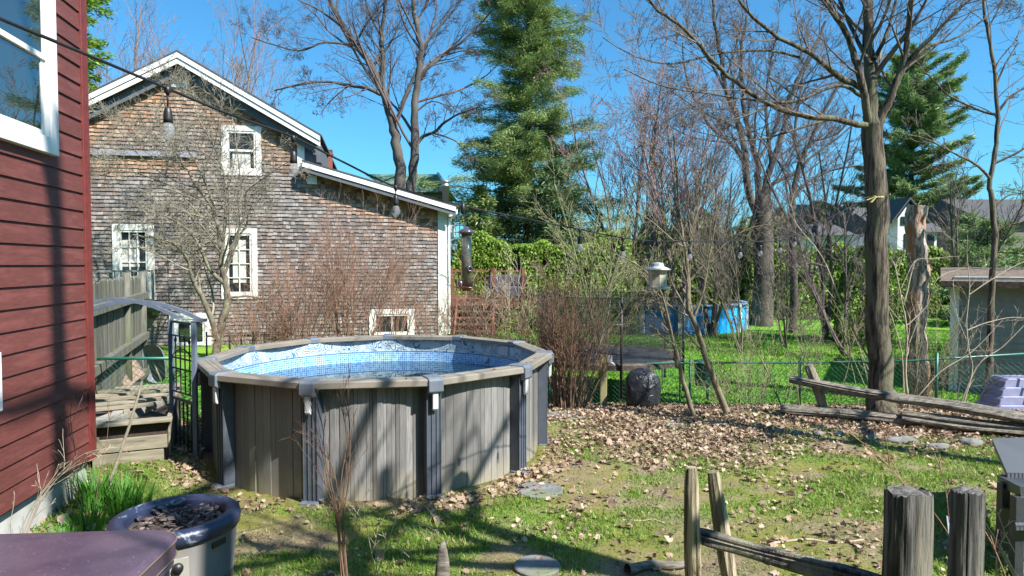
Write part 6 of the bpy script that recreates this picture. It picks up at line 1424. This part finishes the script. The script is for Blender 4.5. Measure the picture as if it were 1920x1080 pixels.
# rocks
def rock(label, px, py, Y, sx, sy, sz, seed, m_=None, name='rock'):
    r2 = random.Random(seed); q = GP(px, Y); b = MB(); k = 14; vs = []
    for j in range(7):
        ph = -.5+1.0*j/6; cz = math.sin(ph*PI*.98); cr_ = math.cos(ph*PI*.98)
        for i in range(k): a = 2*PI*i/k; s = 1+.16*math.sin(3*a+seed)+.1*math.sin(5*a+2*j)+r2.uniform(-.07, .07); vs.append((sx*cr_*s*math.cos(a), sy*cr_*s*math.sin(a), sz*(cz*s)+sz*.3))
    b.add(vs, [(j*k+i, j*k+(i+1) % k, (j+1)*k+(i+1) % k, (j+1)*k+i) for j in range(6) for i in range(k)]+[tuple(range(k))[::-1], tuple(6*k+i for i in range(k))])
    o = b.build(name, m_ or M['rock'], None, True); o.location = q; return tag(o, label, 'rock', 'grey rocks edging the leaf bed')
for i_, (px, Y, sx, sy, sz, lab) in enumerate(((1540, 9.75, .1, .09, .08, 'small round pale rock below the leaning fence post'), (1500, 9.8, .12, .1, .07, 'dark rock left of the small pale round rock'), (1460, 9.9, .09, .1, .07, 'small rock at the left end of the rock row'),
        (1578, 9.75, .1, .09, .08, 'sunlit tan rock right of the small pale round rock'), (1700, 9.4, .3, .16, .09, 'long flat shaded rock in the middle of the rock row'), (1770, 9.1, .22, .14, .08, 'flat shaded rock right of the long flat rock'), (1830, 9.3, .2, .16, .11, 'pale grey rock beside the top of the woven chair'), (1640, 9.6, .12, .1, .07, 'dark rock left of the long flat rock'), (1268, 10.4, .22, .12, .05, 'flat tan stone under the leaning tree'), (1213, 11.4, .2, .14, .05, 'flat grey stone below the black garbage bag'), (1350, 10.3, .2, .14, .08, 'mossy rock at the base of the leaning tree'))):
    rock(lab, px, 0, Y, sx*.8, sy*.8, sz*.62, i_+1, M['rock'] if i_ not in (3, 8) else M['concrete'])
for (px, Y, r_, lab) in ((1012, 7.35, .27, 'round grey stepping stone right of the pool foot'), (1008, 5.45, .2, 'grey stepping stone at the bottom centre edge'), (1060, 11.0, .35, 'flat grey slab beside the pool at the leaf bed')):
    q = GP(px, Y); b = MB(); b.lathe([(r_, -.02), (r_*.99, .022), (r_*.93, .03), (.01, .032)], 24, (0, 0, 0)); o = b.build('stepping_stone', M['rock'], None); o.location = q; tag(o, lab, 'stepping stone', 'stepping stones')
def log_(label, x0, y0, Y0, x1, Y1, r_, m_, sd_):
    a = GP(x0, Y0)+Vector((0, 0, r_*.7)); c = GP(x1, Y1)+Vector((0, 0, r_*.7)); W0 = Wood(); rng = random.Random(sd_); pts = smooth_path([a, a.lerp(c, .35)+rv(rng)*.04, a.lerp(c, .7)+rv(rng)*.04, c], 4)
    pts = [Vector((p.x, p.y, max(p.z, gz1(p.x, p.y)+r_*.6))) for p in pts]
    W0.add(pts, [r_*(1-.5*i/len(pts)) for i in range(len(pts))], 8); o = W0.build('fallen_branch', m_, None, rough=.2); tag(o, label, 'branch', 'fallen branches on the grass')
log_('long thin pale stick lying on the grass behind the wide cedar post', 1450, 0, 5.9, 1630, 6.0, .014, M['pale_twig'], 1)
log_('thin stick lying at the foot of the pool wall', 865, 0, 7.25, 950, 7.2, .012, M['cane_dark'], 2)
log_('dark mossy log lying at the bottom edge right of centre', 1180, 0, 5.35, 1300, 5.5, .05, M['old_rail'], 3)
log_('curved thin twig on the grass right of the tree shadow', 1170, 0, 6.5, 1250, 6.4, .008, M['pale_twig'], 4)
